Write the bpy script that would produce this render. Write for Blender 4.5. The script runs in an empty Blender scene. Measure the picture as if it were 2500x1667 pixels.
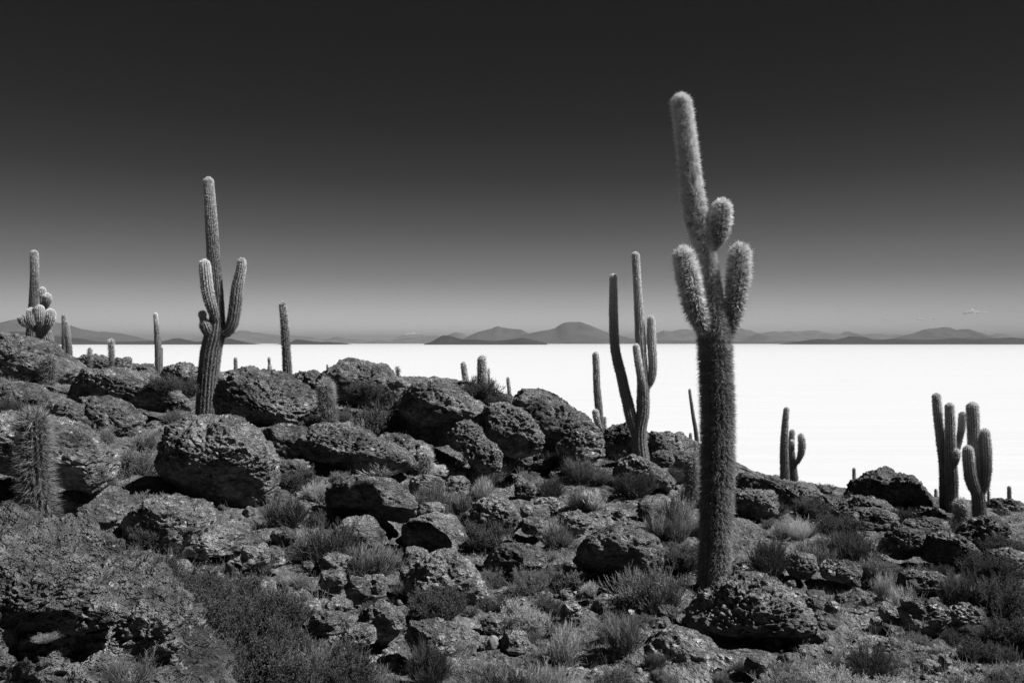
import bpy, bmesh, math, random
import numpy as np
from mathutils import Vector, noise as mnoise

# ------------------------------------------------------------------ camera, sky, sun, exposure
SC = bpy.context.scene
C = SC.collection
F = 1944.0            # focal length in photograph pixels (2500 wide)
CX, CY = 1250.0, 836.5
H = 30.0              # camera height over the salt flat
cam_d = bpy.data.cameras.new('camera')
cam_d.sensor_width = 36.0
cam_d.lens = F * 36.0 / 2500.0
cam_d.clip_start = 0.1
cam_d.clip_end = 400000.0
cam_d.shift_y = 3.0 / 2500.0
cam = bpy.data.objects.new('camera', cam_d)
cam.location = (0, 0, H)
cam.rotation_euler = (math.radians(90), 0, 0)
C.objects.link(cam)
SC.camera = cam

SUN_EL, SUN_AZ = math.radians(50), math.radians(-6)     # azimuth from +X towards +Y
sdir = Vector((math.cos(SUN_EL) * math.cos(SUN_AZ), math.cos(SUN_EL) * math.sin(SUN_AZ), math.sin(SUN_EL)))
sun_d = bpy.data.lights.new('sun', 'SUN')
sun_d.energy = 5.0
sun_d.angle = math.radians(0.5)
sun_d.color = (1.0, 1.0, 1.0)
sun = bpy.data.objects.new('sun', sun_d)
sun.rotation_euler = (-sdir).to_track_quat('-Z', 'Y').to_euler()
C.objects.link(sun)

W = bpy.data.worlds.new('World')
SC.world = W
W.use_nodes = True
wt = W.node_tree
wn, wl = wt.nodes, wt.links
wn.clear()
SKY = 0.075
out = wn.new('ShaderNodeOutputWorld')
bg = wn.new('ShaderNodeBackground')
sky = wn.new('ShaderNodeTexSky')
sky.sky_type = 'NISHITA'
sky.sun_disc = False
sky.sun_elevation = SUN_EL
sky.sun_rotation = math.pi / 2 - SUN_AZ
sky.altitude = 3600
sky.air_density = 1.0
sky.dust_density = 0.3
sep = wn.new('ShaderNodeSeparateColor')      # deep red filter: only the red of the sky is recorded
tc = wn.new('ShaderNodeTexCoord')
sx = wn.new('ShaderNodeSeparateXYZ')
ramp = wn.new('ShaderNodeValToRGB')          # filtered sky falls off with height
cr = ramp.color_ramp
cr.interpolation = 'EASE'
RAMP = [(0.0, 1.12), (0.03, 0.89), (0.08, 0.475), (0.14, 0.25), (0.20, 0.10), (0.26, 0.035), (0.33, 0.010), (0.42, 0.006), (1.0, 0.012)]
while len(cr.elements) < len(RAMP):
    cr.elements.new(0.5)
for e, (p, v) in zip(cr.elements, RAMP):
    e.position = p
    e.color = (v, v, v, 1)
cr.interpolation = 'LINEAR'
dotn = wn.new('ShaderNodeVectorMath'); dotn.operation = 'DOT_PRODUCT'
a0 = math.atan2(-120, F)                      # brightest azimuth, polarisation darkens both sides
dotn.inputs[1].default_value = (math.cos(math.pi / 2 - a0), math.sin(math.pi / 2 - a0), 0.0)
mr = wn.new('ShaderNodeMapRange')
mr.inputs['From Min'].default_value = 0.40
mr.inputs['From Max'].default_value = 1.0
mr.inputs['To Min'].default_value = 0.12
mr.inputs['To Max'].default_value = 1.0
m1 = wn.new('ShaderNodeMath'); m1.operation = 'MULTIPLY'
m2 = wn.new('ShaderNodeMath'); m2.operation = 'MULTIPLY'
wl.new(sky.outputs[0], sep.inputs[0])
wl.new(tc.outputs['Generated'], sx.inputs[0])
wl.new(sx.outputs['Z'], ramp.inputs[0])
wl.new(tc.outputs['Generated'], dotn.inputs[0])
wl.new(dotn.outputs['Value'], mr.inputs['Value'])
wl.new(sep.outputs[0], m1.inputs[0]); wl.new(ramp.outputs[0], m1.inputs[1])
wl.new(m1.outputs[0], m2.inputs[0]); wl.new(mr.outputs[0], m2.inputs[1])
wl.new(m2.outputs[0], bg.inputs['Color'])
bg.inputs['Strength'].default_value = SKY
wl.new(bg.outputs[0], out.inputs['Surface'])

SC.render.engine = 'CYCLES'
vs = SC.view_settings
vs.view_transform = 'Standard'
vs.look = 'None'
vs.exposure = 0.80
vs.gamma = 1.0
SC.cycles.max_bounces = 6
SC.cycles.diffuse_bounces = 4
SC.cycles.volume_bounces = 0
SC.cycles.use_denoising = True
SC.cycles.denoiser = 'OPENIMAGEDENOISE'
SC.cycles.denoising_input_passes = 'RGB_ALBEDO_NORMAL'
SC.cycles.denoising_prefilter = 'NONE'

rng = np.random.default_rng(11)

# ------------------------------------------------------------------ numpy noise
def _h(ix, iy, iz, s):
    h = (ix.astype(np.uint32) * np.uint32(374761393) + iy.astype(np.uint32) * np.uint32(668265263)
         + iz.astype(np.uint32) * np.uint32(2147483647 - 1234567) + np.uint32((s * 974634777 + 12345) & 0xffffffff))
    h = (h ^ (h >> np.uint32(13))) * np.uint32(1274126177)
    h = (h ^ (h >> np.uint32(16))) * np.uint32(2246822519)
    return h ^ (h >> np.uint32(13))

def perlin(p, s=0):
    i = np.floor(p).astype(np.int64)
    f = (p - i).astype(np.float32)
    u = f * f * f * (f * (f * 6 - 15) + 10)
    r = 0
    for a in (0, 1):
        wa = u[:, 0] if a else 1 - u[:, 0]
        for b in (0, 1):
            wb = u[:, 1] if b else 1 - u[:, 1]
            for c in (0, 1):
                wc = u[:, 2] if c else 1 - u[:, 2]
                h = _h(i[:, 0] + a, i[:, 1] + b, i[:, 2] + c, s)
                gx = (h & np.uint32(1023)).astype(np.float32) / 511.5 - 1
                gy = ((h >> np.uint32(10)) & np.uint32(1023)).astype(np.float32) / 511.5 - 1
                gz = ((h >> np.uint32(20)) & np.uint32(1023)).astype(np.float32) / 511.5 - 1
                r = r + wa * wb * wc * (gx * (f[:, 0] - a) + gy * (f[:, 1] - b) + gz * (f[:, 2] - c))
    return r * 1.2

def fbm(p, octv=4, s=0, gain=0.5):
    r = 0; a = 1.0; q = p
    for k in range(octv):
        r = r + a * perlin(q, s + k * 17)
        a *= gain; q = q * 2.03 + 7.7
    return r

def worley(p, s=0):
    i = np.floor(p).astype(np.int64)
    f = (p - i).astype(np.float32)
    best = np.full(len(p), 9.0, np.float32)
    sec = best.copy()
    for a in (-1, 0, 1):
        for b in (-1, 0, 1):
            for c in (-1, 0, 1):
                h = _h(i[:, 0] + a, i[:, 1] + b, i[:, 2] + c, s)
                dx = a + (h & np.uint32(1023)).astype(np.float32) / 1023 - f[:, 0]
                dy = b + ((h >> np.uint32(10)) & np.uint32(1023)).astype(np.float32) / 1023 - f[:, 1]
                dz = c + ((h >> np.uint32(20)) & np.uint32(1023)).astype(np.float32) / 1023 - f[:, 2]
                d = dx * dx + dy * dy + dz * dz
                m = d < best
                sec = np.where(m, best, np.minimum(sec, d))
                best = np.where(m, d, best)
    return np.sqrt(best), np.sqrt(sec)

def sst(a, b, x):
    t = np.clip((x - a) / (b - a), 0, 1)
    return t * t * (3 - 2 * t)

# ------------------------------------------------------------------ mesh helpers
def mesh_np(name, V, Fa, smooth=True, attr=None):
    """V (n,3), Fa (m,k) faces all with k corners; attr: per-vertex float attribute 'tone'."""
    me = bpy.data.meshes.new(name)
    V = np.ascontiguousarray(V, np.float32); Fa = np.ascontiguousarray(Fa, np.int32)
    k = Fa.shape[1]
    me.vertices.add(len(V)); me.vertices.foreach_set('co', V.ravel())
    me.loops.add(Fa.size); me.loops.foreach_set('vertex_index', Fa.ravel())
    me.polygons.add(len(Fa))
    me.polygons.foreach_set('loop_start', np.arange(0, Fa.size, k, dtype=np.int32))
    try:
        me.polygons.foreach_set('loop_total', np.full(len(Fa), k, np.int32))
    except Exception:
        pass
    me.polygons.foreach_set('use_smooth', np.full(len(Fa), smooth, bool))
    if attr is not None:
        at = me.attributes.new('tone', 'FLOAT', 'POINT')
        at.data.foreach_set('value', np.ascontiguousarray(attr, np.float32))
    me.update()
    me.validate()
    return me

def link(name, me, mat=None, parent=None, loc=None, **props):
    o = bpy.data.objects.new(name, me)
    C.objects.link(o)
    if mat is not None and me is not None and not me.materials:
        me.materials.append(mat)
    if parent is not None:
        o.parent = parent
    if loc is not None:
        o.location = loc
    for k, v in props.items():
        o[k] = v
    return o

def thing(name, label, cat, loc, group=None):
    o = bpy.data.objects.new(name, None)
    C.objects.link(o)
    o.location = loc; o['label'] = label; o['category'] = cat
    o.empty_display_size = 0.2
    if group: o['group'] = group
    return o

def P(px, py, Y):
    return np.array([(px - CX) * Y / F, Y, H - (py - CY) * Y / F])

# ------------------------------------------------------------------ materials
def mat_base(name):
    m = bpy.data.materials.new(name); m.use_nodes = True
    n, l = m.node_tree.nodes, m.node_tree.links
    n.clear()
    o = n.new('ShaderNodeOutputMaterial')
    return m, n, l, o

def noise_n(n, l, vec, scale, detail=6, rough=0.6):
    t = n.new('ShaderNodeTexNoise')
    t.inputs['Scale'].default_value = scale
    t.inputs['Detail'].default_value = detail
    t.inputs['Roughness'].default_value = rough
    l.new(vec, t.inputs['Vector'])
    return t.outputs['Fac']

def ramp_n(n, l, fac, pts):
    r = n.new('ShaderNodeValToRGB')
    e = r.color_ramp.elements
    while len(e) < len(pts): e.new(0.5)
    for el, (p, v) in zip(e, pts):
        el.position = p; el.color = (v, v, v, 1)
    l.new(fac, r.inputs[0])
    return r.outputs[0]

def math_n(n, l, op, a, b):
    m = n.new('ShaderNodeMath'); m.operation = op
    for i, x in enumerate((a, b)):
        if isinstance(x, (int, float)): m.inputs[i].default_value = x
        else: l.new(x, m.inputs[i])
    return m.outputs[0]

def rough_stone(name, lo, hi, pale, pale_at, bump=0.5, fine=60, pits=14, zs=1.9):
    m, n, l, o = mat_base(name)
    g = n.new('ShaderNodeNewGeometry')
    oi = n.new('ShaderNodeObjectInfo')
    p = g.outputs['Position']
    a = noise_n(n, l, p, 2.2, 8, 0.65)
    b = noise_n(n, l, p, 11, 4, 0.65)
    c1 = ramp_n(n, l, a, [(0.33, lo), (0.68, hi)])
    c2 = ramp_n(n, l, b, [(0.32, 0.45), (0.68, 1.55)])
    col = math_n(n, l, 'MULTIPLY', c1, c2)
    li = noise_n(n, l, p, 6.5, 5, 0.72)
    lf = ramp_n(n, l, li, [(pale_at, 0.0), (pale_at + 0.05, 1.0)])
    mx = n.new('ShaderNodeMix'); mx.data_type = 'FLOAT'
    l.new(lf, mx.inputs[0]); l.new(col, mx.inputs[2]); mx.inputs[3].default_value = pale
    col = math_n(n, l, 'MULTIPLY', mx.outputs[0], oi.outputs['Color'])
    comb = n.new('ShaderNodeCombineColor')
    for i in range(3): l.new(col, comb.inputs[i])
    bs = n.new('ShaderNodeBsdfPrincipled')
    l.new(comb.outputs[0], bs.inputs['Base Color'])
    bs.inputs['Roughness'].default_value = 0.92
    bs.inputs['Specular IOR Level'].default_value = 0.2
    v = n.new('ShaderNodeTexVoronoi'); v.inputs['Scale'].default_value = pits
    l.new(p, v.inputs['Vector'])
    f = noise_n(n, l, p, fine, 2, 0.6)
    mp = n.new('ShaderNodeMapping'); mp.inputs['Scale'].default_value = (1, 1, zs)
    mp.inputs['Rotation'].default_value = (0.15, -0.3, 0)
    l.new(p, mp.inputs['Vector'])
    l.new(mp.outputs[0], v.inputs['Vector'])
    rg = noise_n(n, l, mp.outputs[0], 6.5, 5, 0.65)
    rg = math_n(n, l, 'ABSOLUTE', math_n(n, l, 'SUBTRACT', rg, 0.5), 0)      # creases
    rg = math_n(n, l, 'MINIMUM', math_n(n, l, 'MULTIPLY', rg, 7.0), 0.8)
    hsum = math_n(n, l, 'ADD', math_n(n, l, 'MULTIPLY', v.outputs['Distance'], -0.8), math_n(n, l, 'ADD', math_n(n, l, 'MULTIPLY', f, 0.7), math_n(n, l, 'ADD', b, rg)))
    bp = n.new('ShaderNodeBump'); bp.inputs['Strength'].default_value = bump; bp.inputs['Distance'].default_value = 0.085
    l.new(hsum, bp.inputs['Height'])
    l.new(bp.outputs[0], bs.inputs['Normal'])
    l.new(bs.outputs[0], o.inputs['Surface'])
    return m

M_rock = rough_stone('lava_rock', 0.06, 0.35, 0.55, 0.615, bump=1.0, fine=30, pits=12)
M_crust = rough_stone('lichen_crust', 0.10, 0.34, 0.60, 0.60, bump=1.0, fine=55, pits=20, zs=1.15)
M_ground = rough_stone('stony_soil', 0.035, 0.25, 0.42, 0.65, bump=0.8, fine=34, pits=17)
M_pebble = rough_stone('pebble_stone', 0.07, 0.26, 0.45, 0.70, bump=0.4, fine=90, pits=30)

def tone_mat(name, lo, hi, transl=0.35, use_obj=True):
    """fine plant matter: diffuse + translucent, colour by the point attribute 'tone' and the object's colour"""
    m, n, l, o = mat_base(name)
    at = n.new('ShaderNodeAttribute'); at.attribute_name = 'tone'
    mr = n.new('ShaderNodeMapRange')
    l.new(at.outputs['Fac'], mr.inputs['Value'])
    mr.inputs['To Min'].default_value = lo; mr.inputs['To Max'].default_value = hi
    col = mr.outputs[0]
    if use_obj:
        oi = n.new('ShaderNodeObjectInfo')
        col = math_n(n, l, 'MULTIPLY', col, oi.outputs['Color'])
    comb = n.new('ShaderNodeCombineColor')
    for i in range(3): l.new(col, comb.inputs[i])
    d = n.new('ShaderNodeBsdfDiffuse'); t = n.new('ShaderNodeBsdfTranslucent')
    l.new(comb.outputs[0], d.inputs[0]); l.new(comb.outputs[0], t.inputs[0])
    mx = n.new('ShaderNodeMixShader'); mx.inputs[0].default_value = transl
    l.new(d.outputs[0], mx.inputs[1]); l.new(t.outputs[0], mx.inputs[2])
    l.new(mx.outputs[0], o.inputs['Surface'])
    return m

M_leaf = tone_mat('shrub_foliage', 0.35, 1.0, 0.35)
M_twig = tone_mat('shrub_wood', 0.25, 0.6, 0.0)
M_spine = tone_mat('cactus_spine', 0.12, 0.95, 0.22)
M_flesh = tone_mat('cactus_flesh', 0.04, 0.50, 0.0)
M_dry = tone_mat('dry_grass', 0.10, 0.40, 0.3, False)

def salt_mat():
    m, n, l, o = mat_base('salt_crust')
    g = n.new('ShaderNodeNewGeometry')
    mp = n.new('ShaderNodeMapping'); mp.inputs['Scale'].default_value = (0.0012, 0.03, 1)
    mp.inputs['Rotation'].default_value = (0, 0, 0.10)
    l.new(g.outputs['Position'], mp.inputs['Vector'])
    a = noise_n(n, l, mp.outputs[0], 6, 8, 0.7)
    c = ramp_n(n, l, a, [(0.30, 0.41), (0.36, 0.452), (0.5, 0.465), (0.72, 0.49)])
    bs = n.new('ShaderNodeBsdfDiffuse')
    comb = n.new('ShaderNodeCombineColor')
    for i in range(3): l.new(c, comb.inputs[i])
    l.new(comb.outputs[0], bs.inputs[0])
    l.new(bs.outputs[0], o.inputs['Surface'])
    return m
M_salt = salt_mat()

def hill_mat(name, snow=False, lo=0.045, hi=0.085):
    m, n, l, o = mat_base(name)
    g = n.new('ShaderNodeNewGeometry')
    a = noise_n(n, l, g.outputs['Position'], 0.0012, 8, 0.65)
    c = ramp_n(n, l, a, [(0.35, lo), (0.65, hi)])
    if snow:
        sp = n.new('ShaderNodeSeparateXYZ'); l.new(g.outputs['Position'], sp.inputs[0])
        zz = math_n(n, l, 'ADD', sp.outputs['Z'], math_n(n, l, 'MULTIPLY', a, 500.0))
        f = n.new('ShaderNodeMapRange'); l.new(zz, f.inputs['Value'])
        f.inputs['From Min'].default_value = 740; f.inputs['From Max'].default_value = 790
        mx = n.new('ShaderNodeMix'); mx.data_type = 'FLOAT'
        l.new(f.outputs[0], mx.inputs[0]); l.new(c, mx.inputs[2]); mx.inputs[3].default_value = 0.8
        c = mx.outputs[0]
    comb = n.new('ShaderNodeCombineColor')
    for i in range(3): l.new(c, comb.inputs[i])
    bs = n.new('ShaderNodeBsdfDiffuse'); l.new(comb.outputs[0], bs.inputs[0])
    l.new(bs.outputs[0], o.inputs['Surface'])
    return m
M_hill = hill_mat('far_hill'); M_snow = hill_mat('snowy_hill', True, .12, .2); M_pale = hill_mat('haze_pale_hill', False, .075, .15); M_haze_free = hill_mat('haze_free_island', False, .012, .03)  # haze put into the hill colours: far ones paler, near islands darker

# ------------------------------------------------------------------ the island's ground
K = 2500.0 / 2352.0
ctrl = [  # photo pixel x, y, distance
 (1250,1667,6.5),(1250,1500,8.3),(1250,1400,9.8),(1250,1300,11.8),(1250,1200,14),(1250,1100,17),(1250,1020,20),
 (1000,1667,6.2),(1000,1500,8.0),(1000,1350,10.2),(1000,1200,12.8),(1000,1090,15.5),(1000,1000,18),(971,935,20),
 (750,1667,5.6),(750,1500,7.3),(750,1330,9.3),(750,1220,11),(740,1080,13.5),(720,980,16),(703,940,20),
 (500,1667,5.3),(500,1500,6.0),(480,1380,7.6),(500,1260,9.8),(520,1120,12.5),(505,1020,16),
 (250,1667,4.7),(250,1450,5.0),(240,1330,7.2),(300,1180,10),(380,1080,12.5),(250,1030,14),(250,935,18),(270,900,21),
 (0,1667,4.1),(0,1400,6.4),(60,1335,7.3),(0,1190,10.3),(0,1020,13),(0,930,16),(80,860,26),(100,868,20),
 (-400,1500,4.6),(-400,1100,9),(-400,900,16),(-400,850,25),(-900,1100,8),
 (1500,1667,6.6),(1500,1500,8.4),(1480,1400,9.7),(1500,1300,11.5),(1500,1200,14),(1566,1125,16.5),(1470,1060,21),
 (1740,1425,10),(1750,1667,6.5),(1750,1530,7.8),(1750,1320,12),(1750,1220,15),(1700,1080,22),
 (2000,1667,6.4),(2000,1500,8.5),(2000,1400,10.3),(2000,1310,12.8),(2000,1250,15.5),(1925,1186,21),(2086,1195,24),
 (2300,1667,6.4),(2300,1540,8.2),(2300,1430,10.4),(2300,1340,13.2),(2320,1255,17),(2285,1230,24),
 (2500,1667,6.3),(2500,1450,9.3),(2500,1340,12.5),(2480,1260,17),(2464,1224,22),
 (2900,1500,8.5),(2900,1350,14),(2900,1290,20),(3400,1400,10),
 (576,903,26),(657,922,27),(386,913,24),(219,896,22),(160,873,27),(1135,935,23),(1177,940,21),(1243,968,24),
]
pts = [P(a, b, c) for a, b, c in ctrl]
pts = [tuple(p) for p in pts]
pts += [(0, 0, H - 1.75), (-3, 0, H - 1.75), (4, 0, H - 2.2), (0, 2.5, H - 2.0), (4, 3, H - 2.5), (8, 3, H - 2.8), (-3, 2.5, H - 1.85),
        (0, -4, H - 1.2), (-8, -3, H - .3), (10, -4, H - 2.3), (0, -14, H + 2), (-18, -10, H + 4), (18, -12, H + .5), (0, -35, H + 6), (-35, -30, H + 8), (35, -30, H + 1), (0, -70, H - 2), (-60, -50, H), (60, -60, H - 8)]  # unseen slope behind the camera, raised to block fill light from the salt
for x, y, z in [(-26, 33, -2.5), (-18, 36, -4), (-10, 37, -6), (0, 34, -7.5), (8, 33, -9), (16, 32, -10.5), (26, 30, -11), (40, 26, -13),
                (-40, 30, -2.5), (-30, 46, -8), (0, 48, -15), (30, 44, -18), (50, 20, -14), (55, 0, -12), (50, 45, -22), (-50, 50, -10), (-55, 10, 0)]:
    pts.append((x, y, H + z))
pts = np.array(pts)
def _tps(d2):
    return 0.5 * d2 * np.log(d2 + 1e-9)
n_ = len(pts)
d2 = ((pts[:, None, :2] - pts[None, :, :2]) ** 2).sum(-1)
A = np.zeros((n_ + 3, n_ + 3)); A[:n_, :n_] = _tps(d2) + np.eye(n_) * 0.6
A[:n_, n_] = 1; A[:n_, n_ + 1:] = pts[:, :2]; A[n_, :n_] = 1; A[n_ + 1:, :n_] = pts[:, :2].T
w_ = np.linalg.solve(A, np.concatenate([pts[:, 2], [0, 0, 0]]))
def g_smooth(x, y):
    x = np.atleast_1d(x).astype(float); y = np.atleast_1d(y).astype(float)
    o = np.empty(len(x))
    for s in range(0, len(x), 40000):
        e = s + 40000
        dd = (x[s:e, None] - pts[None, :, 0]) ** 2 + (y[s:e, None] - pts[None, :, 1]) ** 2
        o[s:e] = _tps(dd) @ w_[:n_] + w_[n_] + w_[n_ + 1] * x[s:e] + w_[n_ + 2] * y[s:e]
    r = np.sqrt(x * x + y * y)
    far = 30 - 9 - 0.33 * (r - 32)                    # beyond the crest the island drops to the salt
    t = sst(38, 50, r) * sst(-30, 5, y) + sst(90, 120, r) * (1 - sst(-30, 5, y))
    return o * (1 - t) + np.minimum(o, far) * t

def g_detail(x, y, fine=True):
    q = np.stack([x, y, np.zeros_like(x)], 1)
    z = 0.16 * fbm(q / 1.7, 3, 3) - 0.14
    m = sst(-0.30, 0.20, perlin(q / 2.6 + 31, 5))
    f1, f2 = worley(q / 0.75 + np.stack([fbm(q / 0.5, 2, 8)] * 3, 1) * 0.35, 9)
    z += m * 0.09 * (1 - f1) * sst(0.0, 0.12, f2 - f1)
    z += 0.10 * (0.25 - np.abs(fbm(q / 0.9 + 4, 3, 13)))
    if fine:
        z += 0.045 * fbm(q / 0.28, 4, 21, 0.64)
        f1, f2 = worley(q / 0.16, 12)
        z += (0.35 + 0.65 * m) * 0.038 * (0.75 - f1)
    return z

def ray_ground(px, py):
    Y = np.geomspace(2.6, 45, 900)
    x = (px - CX) * Y / F; zr = H - (py - CY) * Y / F
    zg = g_smooth(x, Y)
    k = np.argmax(zr <= zg)
    return Y[k] if zr[k] <= zg[k] else None

ang = np.radians(np.concatenate([np.linspace(-62, 62, 1150), np.linspace(63.5, 298, 150)]))
nA, nR = len(ang), 760
rad = np.concatenate([np.geomspace(0.9, 34, nR - 60), np.geomspace(34.6, 150, 60)])
AA, RR = np.meshgrid(ang, rad)
gx = (RR * np.sin(AA)).ravel(); gy = (RR * np.cos(AA)).ravel()
gz = g_smooth(gx, gy)
fade = 1 - sst(40, 60, RR.ravel())
gz = gz + g_detail(gx, gy) * fade
gz = np.maximum(gz, -3)

idx = np.arange(nA * nR).reshape(nR, nA)
faces = np.stack([idx[:-1, :-1], idx[:-1, 1:], idx[1:, 1:], idx[1:, :-1]], -1).reshape(-1, 4)[:, ::-1]
link('ground', mesh_np('ground', np.stack([gx, gy, gz], 1), faces), M_ground, kind='structure')

sf = 88000.0
link('salt_flat', mesh_np('salt_flat', np.array([(-sf, -sf, 0), (sf, -sf, 0), (sf, sf, 0), (-sf, sf, 0)]), np.array([[0, 1, 2, 3]])), M_salt, kind='structure')

# ------------------------------------------------------------------ far hills
def hill(poly, km, depth_km, seed, mat=M_hill, rough=0.26):
    Y = km * 1000.0
    xs = np.array([p[0] for p in poly], float); ys = np.array([p[1] for p in poly], float)
    nx, ny = max(80, int((xs[-1] - xs[0]) * 0.9)), 36
    px = np.linspace(xs[0], xs[-1], nx)
    hz = H + (CY - np.interp(px, xs, ys)) * Y / F
    hz = np.maximum(hz, 0)
    u = np.linspace(-1, 1, ny)
    X = np.repeat(((px - CX) * Y / F)[:, None], ny, 1)
    wd = depth_km * 1000 * (0.25 + 0.75 * np.sqrt(hz / (hz.max() + 1)))
    YY = Y + u[None, :] * wd[:, None]
    prof = (1 - np.abs(u)) ** 1.25
    Z = hz[:, None] * prof[None, :]
    q = np.stack([X.ravel(), YY.ravel(), Z.ravel() * 0], 1) / (depth_km * 450)
    nz = -np.abs(fbm(q, 4, seed)).reshape(nx, ny)
    Z = Z * (1 + 2.2 * rough * nz * sst(0, 0.35, np.abs(u))[None, :]) + H * 0.0
    Z[:, 0] = -20; Z[:, -1] = -20
    idx = np.arange(nx * ny).reshape(nx, ny)
    fa = np.stack([idx[:-1, :-1], idx[1:, :-1], idx[1:, 1:], idx[:-1, 1:]], -1).reshape(-1, 4)
    link('mountain', mesh_np('mountain', np.stack([X.ravel(), YY.ravel(), Z.ravel()], 1), fa), mat, kind='structure')

hill([(-260,838),(-120,806),(-60,796),(0,790),(18,783),(35,779),(46,777),(70,781),(126,784),(153,788),(191,801),(245,810),(252,808),(291,813),(325,820),(360,830),(385,838)],20,4,1)
hill([(-260,830),(0,814),(34,808),(60,809),(110,816),(153,822),(200,826),(230,833),(300,834),(344,832),(406,832),(425,826),(436,825),(459,830),(478,834),(500,832),(530,828),(545,825),(562,826),(590,833),(612,838)],14,1.6,2,M_haze_free)
hill([(450,838),(480,826),(494,820),(505,818),(530,826),(559,815),(582,807),(590,805),(601,806),(615,810),(631,811),(655,815),(681,818),(727,820),(765,822),(790,827),(804,827),(818,822),(830,821),(840,824),(850,827),(900,830),(925,838)],34,4,3,M_pale)
hill([(690,838),(712,834),(723,828),(735,829),(750,831),(785,835),(804,834),(838,837),(845,838)],14,0.9,4,M_haze_free)
hill([(950,838),(963,828),(980,818),(995,814),(1011,812),(1030,816),(1053,819),(1072,820),(1100,828),(1115,838)],44,6,5,M_snow,0.05)
hill([(880,838),(923,829),(950,831),(976,827),(1010,823),(1026,823),(1053,821),(1084,822),(1120,828),(1150,836),(1160,838)],28,3,6,M_pale)
hill([(1070,838),(1095,817),(1108,811),(1116,810),(1130,813),(1145,822),(1160,832),(1170,838)],38,3,7,M_pale)
hill([(1110,838),(1137,824),(1150,817),(1168,809),(1185,805),(1202,800),(1212,795.5),(1218,795),(1226,798),(1237,799.5),(1255,802),(1271,802.6),(1286,811),(1310,822),(1340,838)],25,3,8)
hill([(1220,838),(1260,822),(1286,814),(1321,807),(1340,804),(1355,800),(1367,791),(1377,786),(1386,784.5),(1400,784),(1417,784),(1424,787),(1436,791),(1463,802.6),(1489,813),(1520,820.5),(1550,828),(1590,838)],24,4,9)
hill([(1040,838),(1055,833),(1066,826),(1080,818.6),(1090,818),(1099,818.5),(1108,822),(1120,826),(1137,828.6),(1164,828),(1185,830),(1206,832),(1225,830),(1237,829),(1258,826),(1275,824),(1284,825),(1294,827),(1310,831),(1325,834.7),(1334,838)],13,1.0,10,M_haze_free)
hill([(1300,838),(1325,834),(1345,830),(1359,829),(1380,828),(1397,827),(1420,828),(1436,828),(1474,832),(1512,830),(1560,831),(1627,830.5),(1700,832),(1800,832),(1830,833),(1870,834),(1900,832),(1935,831),(1945,838)],22,1.6,11,M_hill)
hill([(1925,838),(1940,834),(1960,832),(1978,829),(1995,827),(2015,827),(2035,829),(2060,825),(2072,821),(2090,820.5),(2110,822),(2125,828),(2150,829),(2180,826),(2220,828),(2270,829),(2310,827),(2330,824.5),(2380,827),(2440,825),(2470,823),(2500,826),(2560,822),(2640,830),(2700,838)],15,1.4,11,M_haze_free)
hill([(1520,838),(1560,822),(1604,812),(1618,806),(1640,808),(1660,803),(1678,802),(1720,812),(1760,815),(1784,812),(1800,803),(1809,800),(1822,804),(1831,805),(1850,812),(1880,820),(1950,817),(1998,817),(2030,816),(2080,820),(2140,826),(2200,838)],36,4,12,M_pale)
hill([(1820,838),(1850,813),(1870,811),(1890,808),(1905,810),(1925,807),(1940,809),(1975,806),(1990,805),(2005,809),(2030,813),(2052,815),(2068,808),(2080,812),(2105,816),(2130,814),(2146,813),(2170,817),(2190,816),(2230,820),(2300,838)],32,5,13,M_pale)
hill([(2150,838),(2200,820),(2232,813),(2255,804),(2270,801),(2290,799.5),(2305,797),(2318,798.5),(2335,805),(2350,802),(2362,802),(2380,808),(2410,819),(2440,829),(2470,838)],22,2.5,14)
hill([(2390,838),(2420,817),(2435,813.5),(2450,814),(2480,822),(2500,822),(2540,816),(2640,826),(2700,838)],40,3,15,M_pale)

# small clouds far beyond the hills
def cloud(puffs, lab, seed):
    V = []; Fc = []; o0 = 0
    bm = bmesh.new(); bmesh.ops.create_icosphere(bm, subdivisions=4, radius=1)
    bv = np.array([v.co[:] for v in bm.verts]); bf = np.array([[v.index for v in f.verts] for f in bm.faces]); bm.free()
    Y = 150000.0
    c0 = P(puffs[0][0], puffs[0][1], Y)
    for i, (a, b, hw, hh) in enumerate(puffs):
        c = P(a, b, Y) - c0
        s = Y / F
        q = bv * (1 + 0.45 * fbm(bv * 1.6 + i * 9 + seed, 4, seed))[:, None]
        V.append(q * np.array([hw * s * 1.1, hw * s * 0.7, hh * s * 1.25]) + c); Fc.append(bf + o0); o0 += len(bv)
    m = mesh_np('cloud', np.concatenate(V), np.concatenate(Fc))
    o = link('cloud', m, M_cloud, loc=tuple(c0), label=lab, category='cloud', group='small clouds over the far hills')
m_, n__, l__, o__ = mat_base('cloud_vapour')
d__ = n__.new('ShaderNodeBsdfDiffuse'); d__.inputs[0].default_value = (0.95, 0.95, 0.95, 1)
t__ = n__.new('ShaderNodeBsdfTranslucent'); t__.inputs[0].default_value = (0.95, 0.95, 0.95, 1)
x__ = n__.new('ShaderNodeMixShader'); l__.new(d__.outputs[0], x__.inputs[1]); l__.new(t__.outputs[0], x__.inputs[2])
tr_ = n__.new('ShaderNodeBsdfTransparent'); x2_ = n__.new('ShaderNodeMixShader')
lw_ = n__.new('ShaderNodeLayerWeight'); lw_.inputs['Blend'].default_value = 0.5
mr_ = n__.new('ShaderNodeMapRange'); mr_.inputs['From Max'].default_value = 0.8; mr_.inputs['To Min'].default_value = 0.0; mr_.inputs['To Max'].default_value = 1.0
l__.new(lw_.outputs['Facing'], mr_.inputs['Value']); l__.new(mr_.outputs[0], x2_.inputs[0])
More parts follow.
